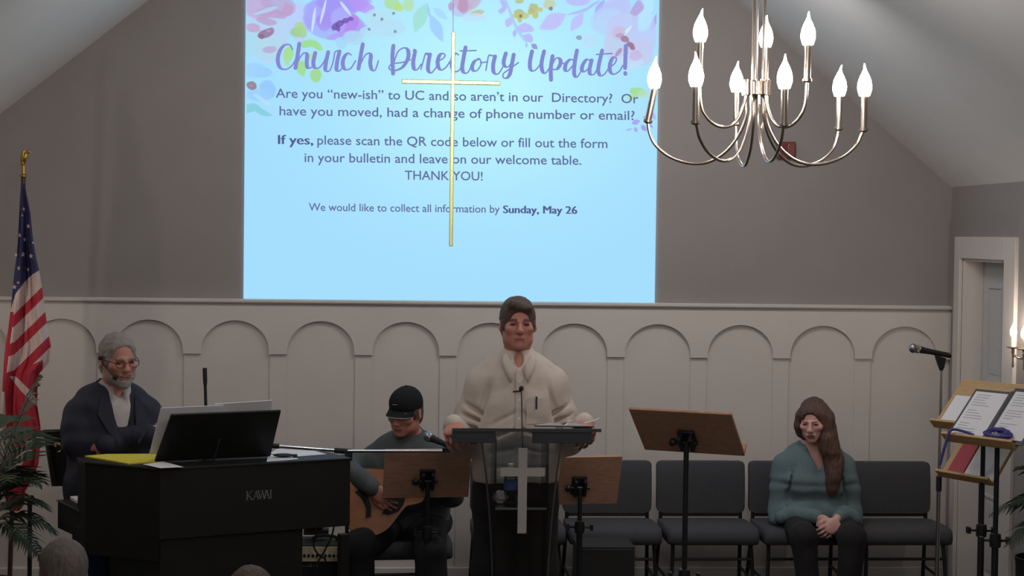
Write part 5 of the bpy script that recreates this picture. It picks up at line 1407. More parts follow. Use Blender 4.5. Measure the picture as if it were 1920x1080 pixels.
class Head:
    def __init__(s, c, A, sc=1.0, fem=False): s.c = np.array(c, float); s.A = A; s.k = sc; s.fem = fem
    def P(s, x, y, z): return s.c + s.A @ (np.array([x, y, z]) * s.k)
    def L(s, C): return ((C - s.c) @ s.A) / s.k
    def e(s, F, c, r, rot=None, k=0.012, op='add'):
        A = s.A if rot is None else s.A @ np.array(rot)
        F.ell(s.P(*c), np.array(r) * s.k, A, k * s.k, op)
    def t(s, F, a, b, ra, rb=None, k=0.012, op='add'): F.cap(s.P(*a), s.P(*b), ra * s.k, (ra if rb is None else rb) * s.k, k * s.k, 1.0, op)
    def skull(s, F):
        f = s.fem
        s.e(F, (0, 0.02, 0.035), (0.074, 0.094, 0.082))
        s.e(F, (0, -0.012, -0.03), (0.064, 0.076, 0.078) if not f else (0.060, 0.074, 0.074), k=0.03)
        s.e(F, (0, -0.03, -0.075), (0.050, 0.05, 0.034) if not f else (0.044, 0.047, 0.034), k=0.03)
        s.e(F, (0, -0.066, -0.100), (0.026, 0.020, 0.016) if not f else (0.02, 0.018, 0.014), k=0.025)
        for q in (-1, 1):
            s.e(F, (q * (0.049 if not f else 0.044), 0.0, -0.070), (0.015, 0.03, 0.028), k=0.03)          # jaw corner
            s.e(F, (q * 0.040, -0.058, -0.022), (0.026, 0.024, 0.020), k=0.02)      # cheekbone
            s.e(F, (q * 0.032, -0.102, -0.002), (0.019, 0.024, 0.0125), k=0.012, op='cut')
            s.e(F, (q * 0.032, -0.073, 0.000), (0.0135, 0.0135, 0.0115), k=0.004)     # eye
            s.t(F, (q * 0.014, -0.090, 0.017), (q * 0.047, -0.080, 0.019), 0.008 if not f else 0.005, 0.006 if not f else 0.004, k=0.012)   # brow ridge
            s.t(F, (q * 0.020, -0.0835, 0.006), (q * 0.044, -0.077, 0.004), 0.0045, 0.004, k=0.004)   # upper lid
            s.e(F, (q * 0.012, -0.100, -0.037), (0.009, 0.010, 0.007), k=0.006)
            s.e(F, (q * 0.078, 0.012, -0.008), (0.010, 0.020, 0.031), rot=Matrix.Rotation(q * 0.35, 3, 'Z'), k=0.008)  # ear
            s.e(F, (q * 0.088, 0.008, -0.004), (0.006, 0.010, 0.016), k=0.004, op='cut')
        s.t(F, (0, -0.086, 0.010), (0, -0.109, -0.030), 0.0075, 0.0125, k=0.014)
        s.e(F, (0, -0.110, -0.032), (0.012, 0.011, 0.0105), k=0.008)
        s.t(F, (-0.021, -0.080, -0.0645), (0.021, -0.080, -0.0645), 0.0062, k=0.008); s.t(F, (-0.008, -0.087, -0.0635), (0.008, -0.087, -0.0635), 0.0062, k=0.006)
        s.t(F, (-0.016, -0.082, -0.077), (0.016, -0.082, -0.077), 0.0072, k=0.008)
        s.t(F, (-0.023, -0.094, -0.0705), (0.023, -0.094, -0.0705), 0.0022, k=0.004, op='cut')
    def pick(s, C, brow=True, grey=False):
        """0 skin, 1 lip, 2 eye, 3 brow, 4 mouth line"""
        L = s.L(C); x, y, z = np.abs(L[:, 0]), L[:, 1], L[:, 2]; m = np.zeros(len(C))
        front = (y < -0.055) & (y > -0.14)
        m[front & (x < 0.024 - np.abs(z + 0.070) * 0.5) & (z > -0.083) & (z < -0.0595) & (y < -0.073)] = 1
        m[front & (x < 0.024) & (np.abs(z + 0.0705) < 0.0026) & (y < -0.07)] = 4
        m[front & (((x - 0.032) / 0.0115) ** 2 + ((z + 0.0015) / 0.0052) ** 2 < 1)] = 2
        if brow: m[front & (x > 0.014) & (x < 0.051) & (np.abs(z - 0.021 + (x - 0.03) ** 2 * 6) < 0.0048)] = 3
        return m

def hand(F, w, d, n, size=1.0, curl=(0.5, 0.7, 0.6), side=1, spread=0.10, rad=0.0088, thumb=0.5, tcurl=0.4):
    """w wrist, d direction of the hand, n back-of-hand normal, side: +1 thumb on the (d x n) side"""
    w = np.array(w, float); d = np.array(d, float); d /= np.linalg.norm(d); n = np.array(n, float); n -= d * n.dot(d); n /= np.linalg.norm(n)
    a = np.cross(d, n) * side; s = size
    A = np.stack([a, d, n], 1)
    F.ell(w + d * 0.050 * s, np.array([0.041, 0.056, 0.0155]) * s, A, k=0.012)
    F.ell(w + d * 0.030 * s + a * 0.020 * s - n * 0.008 * s, np.array([0.020, 0.034, 0.015]) * s, A, k=0.012)
    for i, (off, ln) in enumerate(((0.029, 0.092), (0.0098, 0.104), (-0.0098, 0.097), (-0.028, 0.076))):
        p = w + (d * (0.088 - 0.006 * abs(i - 1.2)) + a * off) * s
        fd = d + a * off / 0.029 * spread; fd /= np.linalg.norm(fd); up = n - fd * n.dot(fd); up /= np.linalg.norm(up); ang = 0.0
        r = rad * s * (1.0 if i < 3 else 0.88)
        F.cap(w + (d * 0.055 + a * off * 0.9) * s, p, r * 1.1, r * 1.12, k=0.008)
        for j, (fr, cu) in enumerate(zip((0.45, 0.30, 0.25), curl)):
            ang += cu * (1 + 0.08 * i); dirn = fd * math.cos(ang) - up * math.sin(ang); q = p + dirn * ln * fr * s
            F.cap(p, q, r * (1 - .08 * j), r * (0.93 - .08 * j), k=0.0022); p = q
    p = w + (d * 0.022 + a * 0.030 - n * 0.006) * s; td = d * math.cos(thumb) + a * math.sin(thumb) - n * 0.25; td /= np.linalg.norm(td)
    for j, ln in enumerate((0.042, 0.034, 0.027)):
        q = p + td * ln * s; F.cap(p, q, (0.0115 - .001 * j) * s, (0.0105 - .001 * j) * s, k=0.006); p = q
        td = td * math.cos(tcurl) + (-a * 0.6 - n * 0.8) * math.sin(tcurl); td /= np.linalg.norm(td)

def crop_hair(H, name, parent, m, thick=0.012, front=0.052, side=-0.012, back=-0.075, seed=1, part=None, sweep=0.0, crown=0.0, bald=0.0):
    """short hair: a shell over the skull, open over the face"""
    c = H.c; q = 0.15
    F = Field([(c[0] - q, c[0] + q, 0.0042)], [(c[1] - q, c[1] + q, 0.0042)], [(c[2] - q, c[2] + q + 0.02, 0.0042)])
    t = thick
    H.e(F, (0, 0.022, 0.035 + crown * .5), (0.074 + t, 0.094 + t, 0.082 + t + crown), k=0.0)
    H.e(F, (0, 0.055, -0.03), (0.066 + t * .8, 0.060 + t, 0.075), k=0.03)
    for s_ in (-1, 1):
        H.e(F, (s_ * 0.066, -0.018, 0.0), (0.012, 0.020, 0.034), k=0.01)            # sideburn
        if part is not None: pass
    if part is not None:                                                            # combed front
        H.t(F, (part, -0.066, 0.088), (-part * 1.3, -0.066, 0.074), 0.02 + t * .5, 0.018, k=0.02)
    F.folds(0.0018, 90, seed); F.folds(0.0014, 260, seed + 1, 0.3)
    # open the face, the ears and the nape
    for q_ in (-0.027, -0.010, 0.010, 0.027): H.e(F, (sweep + q_, -0.118, front - 0.105 - abs(q_) * .25), (0.044, 0.076, 0.105), k=0.010, op='cut')
    H.e(F, (0, -0.165, -0.06), (0.15, 0.13, 0.115), k=0.004, op='cut')
    for s_ in (-1, 1): H.e(F, (s_ * 0.088, 0.010, -0.022), (0.026, 0.026, 0.032), k=0.004, op='cut')
    H.e(F, (0, 0.02, back - 0.06), (0.14, 0.14, 0.06), k=0.01, op='cut')
    if bald: H.e(F, (0, -0.06, 0.115), (0.05, 0.09, bald), k=0.01, op='cut')
    return grown(name, F, m, parent)

def torso(F, pts, k=0.05):
    """pts: (x, y, z, half width, depth ratio) stacked: wide flat sections joined softly"""
    for (a, b) in zip(pts, pts[1:]):
        n = 4
        for i in range(n + 1):
            t = i / n; x, y, z, w, f = [a[j] + (b[j] - a[j]) * t for j in range(5)]
            F.ell((x, y, z), (w, w * f, abs(b[2] - a[2]) / n * 0.9 + 0.035), None, k)

def upper(F, sh, waist, y=0.0, sc=1.0, lean=0.0, shw=0.19, chest=0.205, belly=0.2, k=0.05, depth=0.62):
    """neck base, sloping shoulders, chest and belly; waist = height of the lowest section"""
    h = sh - waist
    torso(F, [(0, y + lean + .012, sh + 0.035, 0.085 * sc, .85), (0, y + lean + .01, sh - 0.005, 0.145 * sc, .62), (0, y + lean, sh - 0.06, shw * sc, depth), (0, y + lean * .8, sh - 0.16, chest * sc, depth + .04), (0, y + lean * .4, sh - h * .65, (chest * .45 + belly * .55) * sc, depth + .08), (0, y, waist, belly * sc, depth + .12)], k=k)
def arm_chain(F, S, E, W, r0, r1, r2, k=0.045):
    S, E, W = [np.array(v, float) for v in (S, E, W)]
    F.chain([(*(S * [.80, 1, 1] + [0, 0, .012]), r0 * .95), (*S, r0), (*((S + E) / 2), (r0 + r1) / 2), (*E, r1)], k=k)
    F.chain([(*E, r1), (*((E + W) / 2), (r1 + r2) / 2), (*W, r2)], k=0.02)
def collar(F, sh, y, yf, w=0.064, k=0.008):
    for s_ in (-1, 1):
        F.chain([(s_ * w, y, sh + 0.072, 0.014), (s_ * w * .72, (y * .45 + yf * .55), sh + 0.050, 0.014), (s_ * 0.030, yf, sh + 0.016, 0.013), (s_ * 0.040, yf - 0.012, sh - 0.028, 0.008)], k=k)

# ------------------------------------------------------------------ the speaker
def speaker():
    Y0 = 7.66; base = at(972, 560, Y0); X0 = base.x; top = base.z      # crown of the head
    hz = top - 0.118
    H = Head((-0.002, -0.02, hz), frame(R(2), R(-3)), 1.0)
    sh = hz - 0.205                                # shoulder height
    wL, wR = (-0.305, -0.29, at(848, 800, YL).z + 0.005), (0.292, -0.27, at(1098, 800, YL).z + 0.01)
    eL, eR = (-0.262, 0.03, sh - 0.345), (0.250, 0.03, sh - 0.345)
    sL, sR = (-0.168, 0.01, sh - 0.085), (0.168, 0.01, sh - 0.085)
    hipz = 0.90
    F = Field([(-0.46, 0.46, 0.0052)], [(-0.46, 0.22, 0.0052)], [(0.0, 1.0, 0.02), (1.0, hz - 0.15, 0.0052), (hz - 0.15, top + 0.03, 0.0042)])
    H.skull(F)
    F.cap(H.P(0, 0.022, -0.05), (0, 0.022, sh + 0.02), 0.057, 0.060, k=0.03)
    upper(F, sh, hipz, 0.01, 0.72)
    for s_, S_, E_, W_ in ((-1, sL, eL, wL), (1, sR, eR, wR)):
        arm_chain(F, S_, E_, W_, 0.034, 0.034, 0.028, k=0.03)
        F.chain([(s_ * 0.09, 0.01, hipz - 0.04, 0.08), (s_ * 0.10, 0.0, 0.5, 0.055), (s_ * 0.105, 0.03, 0.09, 0.04)], k=0.04)
        F.chain([(s_ * 0.105, 0.03, 0.07, 0.042), (s_ * 0.115, -0.13, 0.045, 0.035)], k=0.03)
    hand(F, wL, (-0.10, -0.75, -0.30), (-0.35, -0.25, 0.9), 1.02, (0.75, 0.75, 0.5), side=-1, thumb=0.45)
    hand(F, wR, (0.06, -0.75, -0.30), (0.35, -0.25, 0.9), 1.02, (0.75, 0.75, 0.5), side=1, thumb=0.45)
    body = grown('person', F, ['skin', 'lip', 'eye', 'brownhair', 'mouth'], pick=lambda C: H.pick(C))
    body.location = (X0, Y0, 0)
    tag(body, 'person in a cream button-down shirt standing at the clear lectern, hands on its sides', 'person')
    crop_hair(H, 'hair', body, 'brownhair', 0.010, front=0.078, part=-0.03, seed=4, crown=0.004, sweep=0.006)
    # shirt
    F = Field([(-0.44, 0.44, 0.0055)], [(-0.36, 0.24, 0.0055)], [(hipz - 0.04, hz - 0.04, 0.0055)])
    upper(F, sh, hipz + 0.05, 0.005, 1.0, shw=0.172, chest=0.196, belly=0.198)
    F.cap((0, 0.022, sh + 0.03), (0, 0.014, sh + 0.070), 0.072, 0.068, k=0.015)
    for S_, E_, W_ in ((sL, eL, wL), (sR, eR, wR)):
        E2 = np.array(E_); W2 = np.array(W_); S2 = np.array(S_)
        arm_chain(F, S_, E_, E2 + (W2 - E2) * 0.82, 0.066, 0.064, 0.050)
        F.cap(E2 + (W2 - E2) * 0.80, E2 + (W2 - E2) * 0.97, 0.047, 0.044, k=0.006)        # cuff
        q = 1 if S_[0] < 0 else -1
        for j in range(5):             # creases where the sleeve breaks
            c = S2 + (E2 - S2) * (0.40 + .15 * j); F.ell(c + np.array([q * .01, -0.070, 0.0]), (0.07, 0.022, 0.007), np.array(Matrix.Rotation(R((30 - 9 * j) * q), 3, 'Y')), k=0.016, op='cut')
    for s_ in (-1, 1):
        for j in range(5):
            F.ell((s_ * (0.10 + .012 * j), -0.150, sh - 0.24 - 0.07 * j), (0.10, 0.030, 0.006), np.array(Matrix.Rotation(R(s_ * (30 - 9 * j)), 3, 'Y')), k=0.016, op='cut')
        F.ell((s_ * 0.165, -0.100, sh - 0.17), (0.008, 0.03, 0.09), np.array(Matrix.Rotation(R(-s_ * 16), 3, 'Y')), k=0.018, op='cut')   # armpit fold
    F.folds(0.0035, 24, 3)
    collar(F, sh, 0.0, -0.082)
    F.ell((0, -0.085, sh + 0.052), (0.022, 0.045, 0.045), None, 0.004, 'cut')
    F.cap((0, 0.02, sh + 0.055), (0, 0.016, sh + 0.2), 0.058, 0.064, k=0.0, op='cut')
    shirt = grown('shirt', F, 'shirt', body)
    zs_b = [sh - 0.05 - 0.085 * k for k in range(6)]
    V = np.array([v.co for v in shirt.data.vertices])
    def front(x, z, dx=0.012):
        q = V[(np.abs(V[:, 0] - x) < dx) & (np.abs(V[:, 2] - z) < 0.012)]
        return q[:, 1].min() if len(q) else -0.14
    mb = MB(); pv = []
    for k in range(26):
        z = sh - 0.01 - k * 0.018; pv.append((front(0, z, .02) - 0.003, z))
    for (y0, z0), (y1, z1) in zip(pv, pv[1:]): mb.add([(-0.017, y0, z0), (0.017, y0, z0), (0.017, y1, z1), (-0.017, y1, z1)], [(0, 1, 2, 3)])
    mb.build('placket', 'shirt', shirt)
    for s_ in (-1, 1):                 # collar leaves lying on the chest
        ins = [(0.060, sh + 0.078), (0.048, sh + 0.058), (0.030, sh + 0.034), (0.014, sh + 0.012)]; out = [(0.078, sh + 0.062), (0.078, sh + 0.030), (0.064, sh - 0.012), (0.040, sh - 0.058)]
        mb = MB(); g = []
        for (a, b) in zip(ins, out):
            for t in (0, .33, .66, 1):
                x = s_ * (a[0] + (b[0] - a[0]) * t); z = a[1] + (b[1] - a[1]) * t; y = min(front(x, z), front(x, z - 0.012)); y = min(y, -0.012) if y > -0.139 or z < sh else y
                g.append((x, (y if abs(y + 0.14) > 1e-6 else -0.06) - 0.009, z))
        mb.add(g, [(i * 4 + j, (i + 1) * 4 + j, (i + 1) * 4 + j + 1, i * 4 + j + 1) for i in range(3) for j in range(3)])
        o = mb.build('collar', 'shirt', shirt, smooth=60); so = o.modifiers.new('thick', 'SOLIDIFY'); so.thickness = 0.006; so.offset = 0
    for z in zs_b:
        mb = MB(); mb.lathe([(0.0055, 0), (0.0055, 0.002)], (0, front(0, z, .02) - 0.003, z), 12, rot=Matrix.Rotation(R(90), 3, 'X')); mb.build('button', 'paper', shirt)
    px_, pz_ = 0.088, sh - 0.13
    mb = MB(); g = []
    for i in range(9):
        for j in range(9):
            x = px_ - 0.055 + 0.11 * i / 8; z = pz_ - 0.115 + 0.115 * j / 8; g.append((x, front(x, z) - 0.0035, z))
    mb.add(g, [(i * 9 + j, (i + 1) * 9 + j, (i + 1) * 9 + j + 1, i * 9 + j + 1) for i in range(8) for j in range(8)]); mb.build('breast_pocket', 'shirt', shirt)
    x, z = 0.078, pz_ - 0.01; y = front(x, z) - 0.008
    mb = MB(); mb.tube([(x, y, z - 0.035), (x, y, z + 0.022)], 0.0042, 8); mb.box((x, y - 0.004, z - 0.008), (0.005, 0.004, 0.04))
    pen = mb.build('pocket_pen', 'black', loc=body.location); tag(pen, 'black pen clipped in the breast pocket of the cream shirt', 'pen')
    z = sh - 0.085; y = front(0, z, .02)
    mc = thing('lapel_microphone', 'small black lapel microphone with thin wire on the cream shirt', 'microphone', body.location)
    mb = MB(); mb.ball((0.008, y - 0.014, z + 0.004), (0.011, 0.010, 0.012)); mb.build('capsule', 'rubber', mc)
    mb = MB(); mb.tube([(0.01, y - 0.008, z - 0.008), (-0.03, y - 0.008, z - 0.012)], 0.0036, 8); mb.build('clip', 'rubber', mc)
    mb = MB(); mb.tube(spline([(0.008, y - 0.010, z - 0.008)] + [(0.009 + 0.010 * k / 7, front(0.012, z - 0.05 * k, .02) - 0.004, z - 0.05 * k) for k in range(1, 8)], 4), 0.0022, 6); mb.build('wire', 'rubber', mc)
    # trousers
    F = Field([(-0.28, 0.28, 0.009)], [(-0.22, 0.24, 0.009)], [(0.0, hipz + 0.16, 0.009)])
    torso(F, [(0, 0.0, hipz + 0.10, 0.175, .70), (0, 0.01, hipz, 0.185, .72), (0, 0.015, hipz - 0.10, 0.185, .72)], k=0.04)
    for s_ in (-1, 1):
        F.chain([(s_ * 0.092, 0.01, hipz - 0.08, 0.108), (s_ * 0.108, 0.0, 0.52, 0.092), (s_ * 0.115, 0.02, 0.03, 0.090)], k=0.03)
    F.folds(0.003, 16, 9); F.plane(2, 0.03, -1)
    grown('trousers', F, 'trouser', body)
    for s_ in (-1, 1):
        mb = MB(); mb.ball((s_ * 0.115, -0.05, 0.035), (0.05, 0.14, 0.05)); mb.v = [(x, y, max(0.0, z)) for x, y, z in mb.v]; mb.build('shoe', 'rubber', body)
    return body
speaker()

# ------------------------------------------------------------------ the pianist, arms folded
def pianist():
    Y0 = 8.12; base = at(200, 626, Y0); top = base.z; TY = R(27)
    hz = top - 0.118
    H = Head((0.0, -0.075, hz), frame(R(4), R(6), R(-2)), 1.04)
    sh = hz - 0.195; hipz = 0.83
    fz = at(230, 835, 7.9).z                          # height of the folded forearms
    sL, sR = (-0.165, 0.01, sh - 0.085), (0.165, 0.01, sh - 0.085)
    eL, eR = (-0.195, -0.04, fz + 0.0), (0.225, -0.05, fz + 0.01)
    wL, wR = (0.10, -0.200, fz + 0.04), (-0.08, -0.170, fz + 0.0)
    F = Field([(-0.34, 0.34, 0.0055)], [(-0.36, 0.24, 0.0055)], [(0.0, sh - 0.42, 0.02), (sh - 0.42, hz - 0.15, 0.0055), (hz - 0.15, top + 0.03, 0.0045)])
    H.skull(F)
    F.cap(H.P(0, 0.022, -0.05), (0, 0.0, sh + 0.03), 0.058, 0.062, k=0.03)
    upper(F, sh, hipz, 0.01, 0.78)
    arm_chain(F, sL, eL, wL, 0.046, 0.038, 0.03, k=.03); arm_chain(F, sR, eR, wR, 0.046, 0.038, 0.03, k=.03)
    hand(F, wL, (0.8, 0.55, 0.10), (0.5, -1, 0.1), 0.9, (0.3, 0.35, 0.3), side=1)
    hand(F, wR, (-0.75, 0.62, 0.0), (-0.5, -1, 0.2), 0.9, (0.3, 0.35, 0.3), side=-1)
    for s_ in (-1, 1):
        F.chain([(s_ * 0.085, 0.02, hipz - 0.02, 0.08), (s_ * 0.095, 0.0, 0.45, 0.055), (s_ * 0.10, 0.03, 0.08, 0.04)], k=0.04); F.chain([(s_ * 0.10, 0.03, 0.06, 0.04), (s_ * 0.11, -0.12, 0.04, 0.035)], k=0.03)
    body = grown('person', F, ['skin', 'lip', 'eye', 'greyhair', 'mouth'], pick=lambda C: H.pick(C))
    body.location = (base.x + 0.035, Y0, 0); body.rotation_euler = (0, 0, TY)
    tag(body, 'person with grey beard and glasses, arms folded, in a navy blazer behind the piano', 'person')
    crop_hair(H, 'hair', body, 'greyhair', 0.007, front=0.098, seed=2)
    # beard
    c = H.c; q = 0.14
    F = Field([(c[0] - q, c[0] + q, 0.004)], [(c[1] - q, c[1] + q, 0.004)], [(c[2] - q - .02, c[2] + 0.04, 0.004)])
    H.e(F, (0, -0.030, -0.075), (0.056, 0.056, 0.042), k=0.0); H.e(F, (0, -0.066, -0.103), (0.034, 0.026, 0.024), k=0.02)
    for s_ in (-1, 1): H.t(F, (s_ * 0.066, -0.012, -0.03), (s_ * 0.052, -0.03, -0.075), 0.012, 0.018, k=0.02)
    H.t(F, (-0.026, -0.087, -0.054), (0.026, -0.087, -0.054), 0.008, k=0.01)
    F.folds(0.002, 120, 5)
    H.e(F, (0, -0.10, -0.026), (0.058, 0.075, 0.028), k=0.006, op='cut'); H.e(F, (0, -0.10, -0.070), (0.022, 0.03, 0.009), k=0.003, op='cut')
    grown('beard', F, 'whitehair', body)
    # spectacles
    gl = thing('spectacles', None, None); gl.parent = body
    for s_ in (-1, 1):
        mb = MB(); ring = [H.P(s_ * 0.033 + 0.023 * math.cos(a), -0.108, -0.003 + 0.0165 * math.sin(a)) for a in [2 * math.pi * k / 20 for k in range(21)]]
        mb.tube(ring, 0.0016, 6, cap=False); mb.build('lens_rim', 'blackmetal', gl)
        mb = MB(); mb.tube([H.P(s_ * 0.056, -0.106, 0.002), H.P(s_ * 0.077, -0.04, 0.006), H.P(s_ * 0.080, 0.01, 0.006)], 0.0020, 6); mb.build('temple_arm', 'blackmetal', gl)
    mb = MB(); mb.tube([H.P(-0.011, -0.110, 0.003), H.P(0.011, -0.110, 0.003)], 0.0018, 6); mb.build('bridge', 'blackmetal', gl)
    hm = thing('headset_microphone', 'black headset microphone on the cheek of the grey bearded person', 'microphone', body.location, TY)
    mb = MB(); mb.tube(spline([H.P(-0.088, 0.005, 0.016), H.P(-0.084, -0.02, -0.01), H.P(-0.072, -0.06, -0.035), H.P(-0.056, -0.088, -0.058)], 6), 0.0026, 8); mb.ball(H.P(-0.088, 0.0, 0.012), 0.011); mb.build('boom', 'rubber', hm)
    mb = MB(); mb.ball(H.P(-0.052, -0.094, -0.062), 0.0135); mb.build('foam_tip', 'rubber', hm)
    # pale shirt
    F = Field([(-0.2, 0.2, 0.006)], [(-0.24, 0.12, 0.006)], [(sh - 0.42, sh + 0.12, 0.006)])
    upper(F, sh, sh - 0.38, 0.0, 0.86)
    F.cap((0, 0.0, sh + 0.02), (0, -0.012, sh + 0.066), 0.074, 0.068, k=0.02)
    F.folds(0.002, 30, 1); collar(F, sh, -0.01, -0.098)
    F.ell((0, -0.09, sh + 0.05), (0.022, 0.045, 0.04), None, 0.004, 'cut'); F.cap((0, -0.005, sh + 0.05), (0, -0.02, sh + 0.2), 0.059, 0.064, k=0, op='cut')
    grown('shirt', F, 'palegrey', body)
    # blazer, open at the front
    F = Field([(-0.36, 0.36, 0.006)], [(-0.34, 0.24, 0.006)], [(hipz - 0.13, sh + 0.10, 0.006)])
    upper(F, sh + 0.008, hipz + 0.02, 0.012, 1.0, depth=.68, shw=.178, chest=.198)
    torso(F, [(0, 0.02, hipz + 0.06, 0.208, .78), (0, 0.02, hipz - 0.08, 0.214, .78)])
    F.cap((0, 0.02, sh + 0.02), (0, 0.016, sh + 0.055), 0.088, 0.078, k=0.02)
    for S_, E_, W_ in ((sL, eL, wL), (sR, eR, wR)): arm_chain(F, S_, E_, np.array(E_) * -.02 + np.array(W_) * 1.02, 0.068, 0.060, 0.046)
    F.folds(0.004, 20, 12)
    F.cap((0.0, -0.20, sh - 0.24), (0, -0.13, sh + 0.06), 0.034, 0.060, k=0.006, op='cut'); F.cap((0.0, -0.21, sh - 0.20), (0, -0.21, hipz - 0.15), 0.034, 0.04, k=0.006, op='cut')
    F.cap((0, 0.0, sh + 0.03), (0, -0.02, sh + 0.2), 0.074, 0.09, k=0, op='cut')
    for S_, E_, W_ in ((sL, eL, wL), (sR, eR, wR)): F.chain([(*E_, 0.056), (*(np.array(E_) * -.02 + np.array(W_) * 1.02), 0.046)], k=0.01)
    bl = grown('blazer', F, 'navy', body)
    V = np.array([v.co for v in bl.data.vertices])
    def fr(x, z):
        q = V[(np.abs(V[:, 0] - x) < 0.012) & (np.abs(V[:, 2] - z) < 0.014)]
        return q[:, 1].min() - 0.004 if len(q) else -0.1
    for s_ in (-1, 1):
        pl = [(s_ * 0.072, sh + 0.03), (s_ * 0.060, sh - 0.06), (s_ * 0.046, sh - 0.20), (s_ * 0.085, sh - 0.13), (s_ * 0.118, sh - 0.06), (s_ * 0.100, sh + 0.01)]
        mb = MB(); mb.prism([(x, min(fr(x, z), fr(x + s_ * .012, z)), z) for x, z in pl], (0, -0.005, 0)); mb.build('lapel', 'navy', bl, bevel=0.002)
    F = Field([(-0.26, 0.26, 0.01)], [(-0.2, 0.22, 0.01)], [(0.0, hipz + 0.1, 0.01)])
    torso(F, [(0, 0.02, hipz + 0.03, 0.17, .7), (0, 0.02, hipz - 0.08, 0.175, .72)])
    for s_ in (-1, 1): F.chain([(s_ * 0.088, 0.02, hipz - 0.06, 0.098), (s_ * 0.10, 0.0, 0.46, 0.08), (s_ * 0.105, 0.02, 0.03, 0.075)], k=0.03)
    F.folds(0.004, 18, 9); F.plane(2, 0.03, -1); grown('jeans', F, 'jeans', body)
    for s_ in (-1, 1):
        mb = MB(); mb.ball((s_ * 0.11, -0.05, 0.035), (0.05, 0.14, 0.05)); mb.v = [(x, y, max(0.0, z)) for x, y, z in mb.v]; mb.build('shoe', 'rubber', body)
pianist()

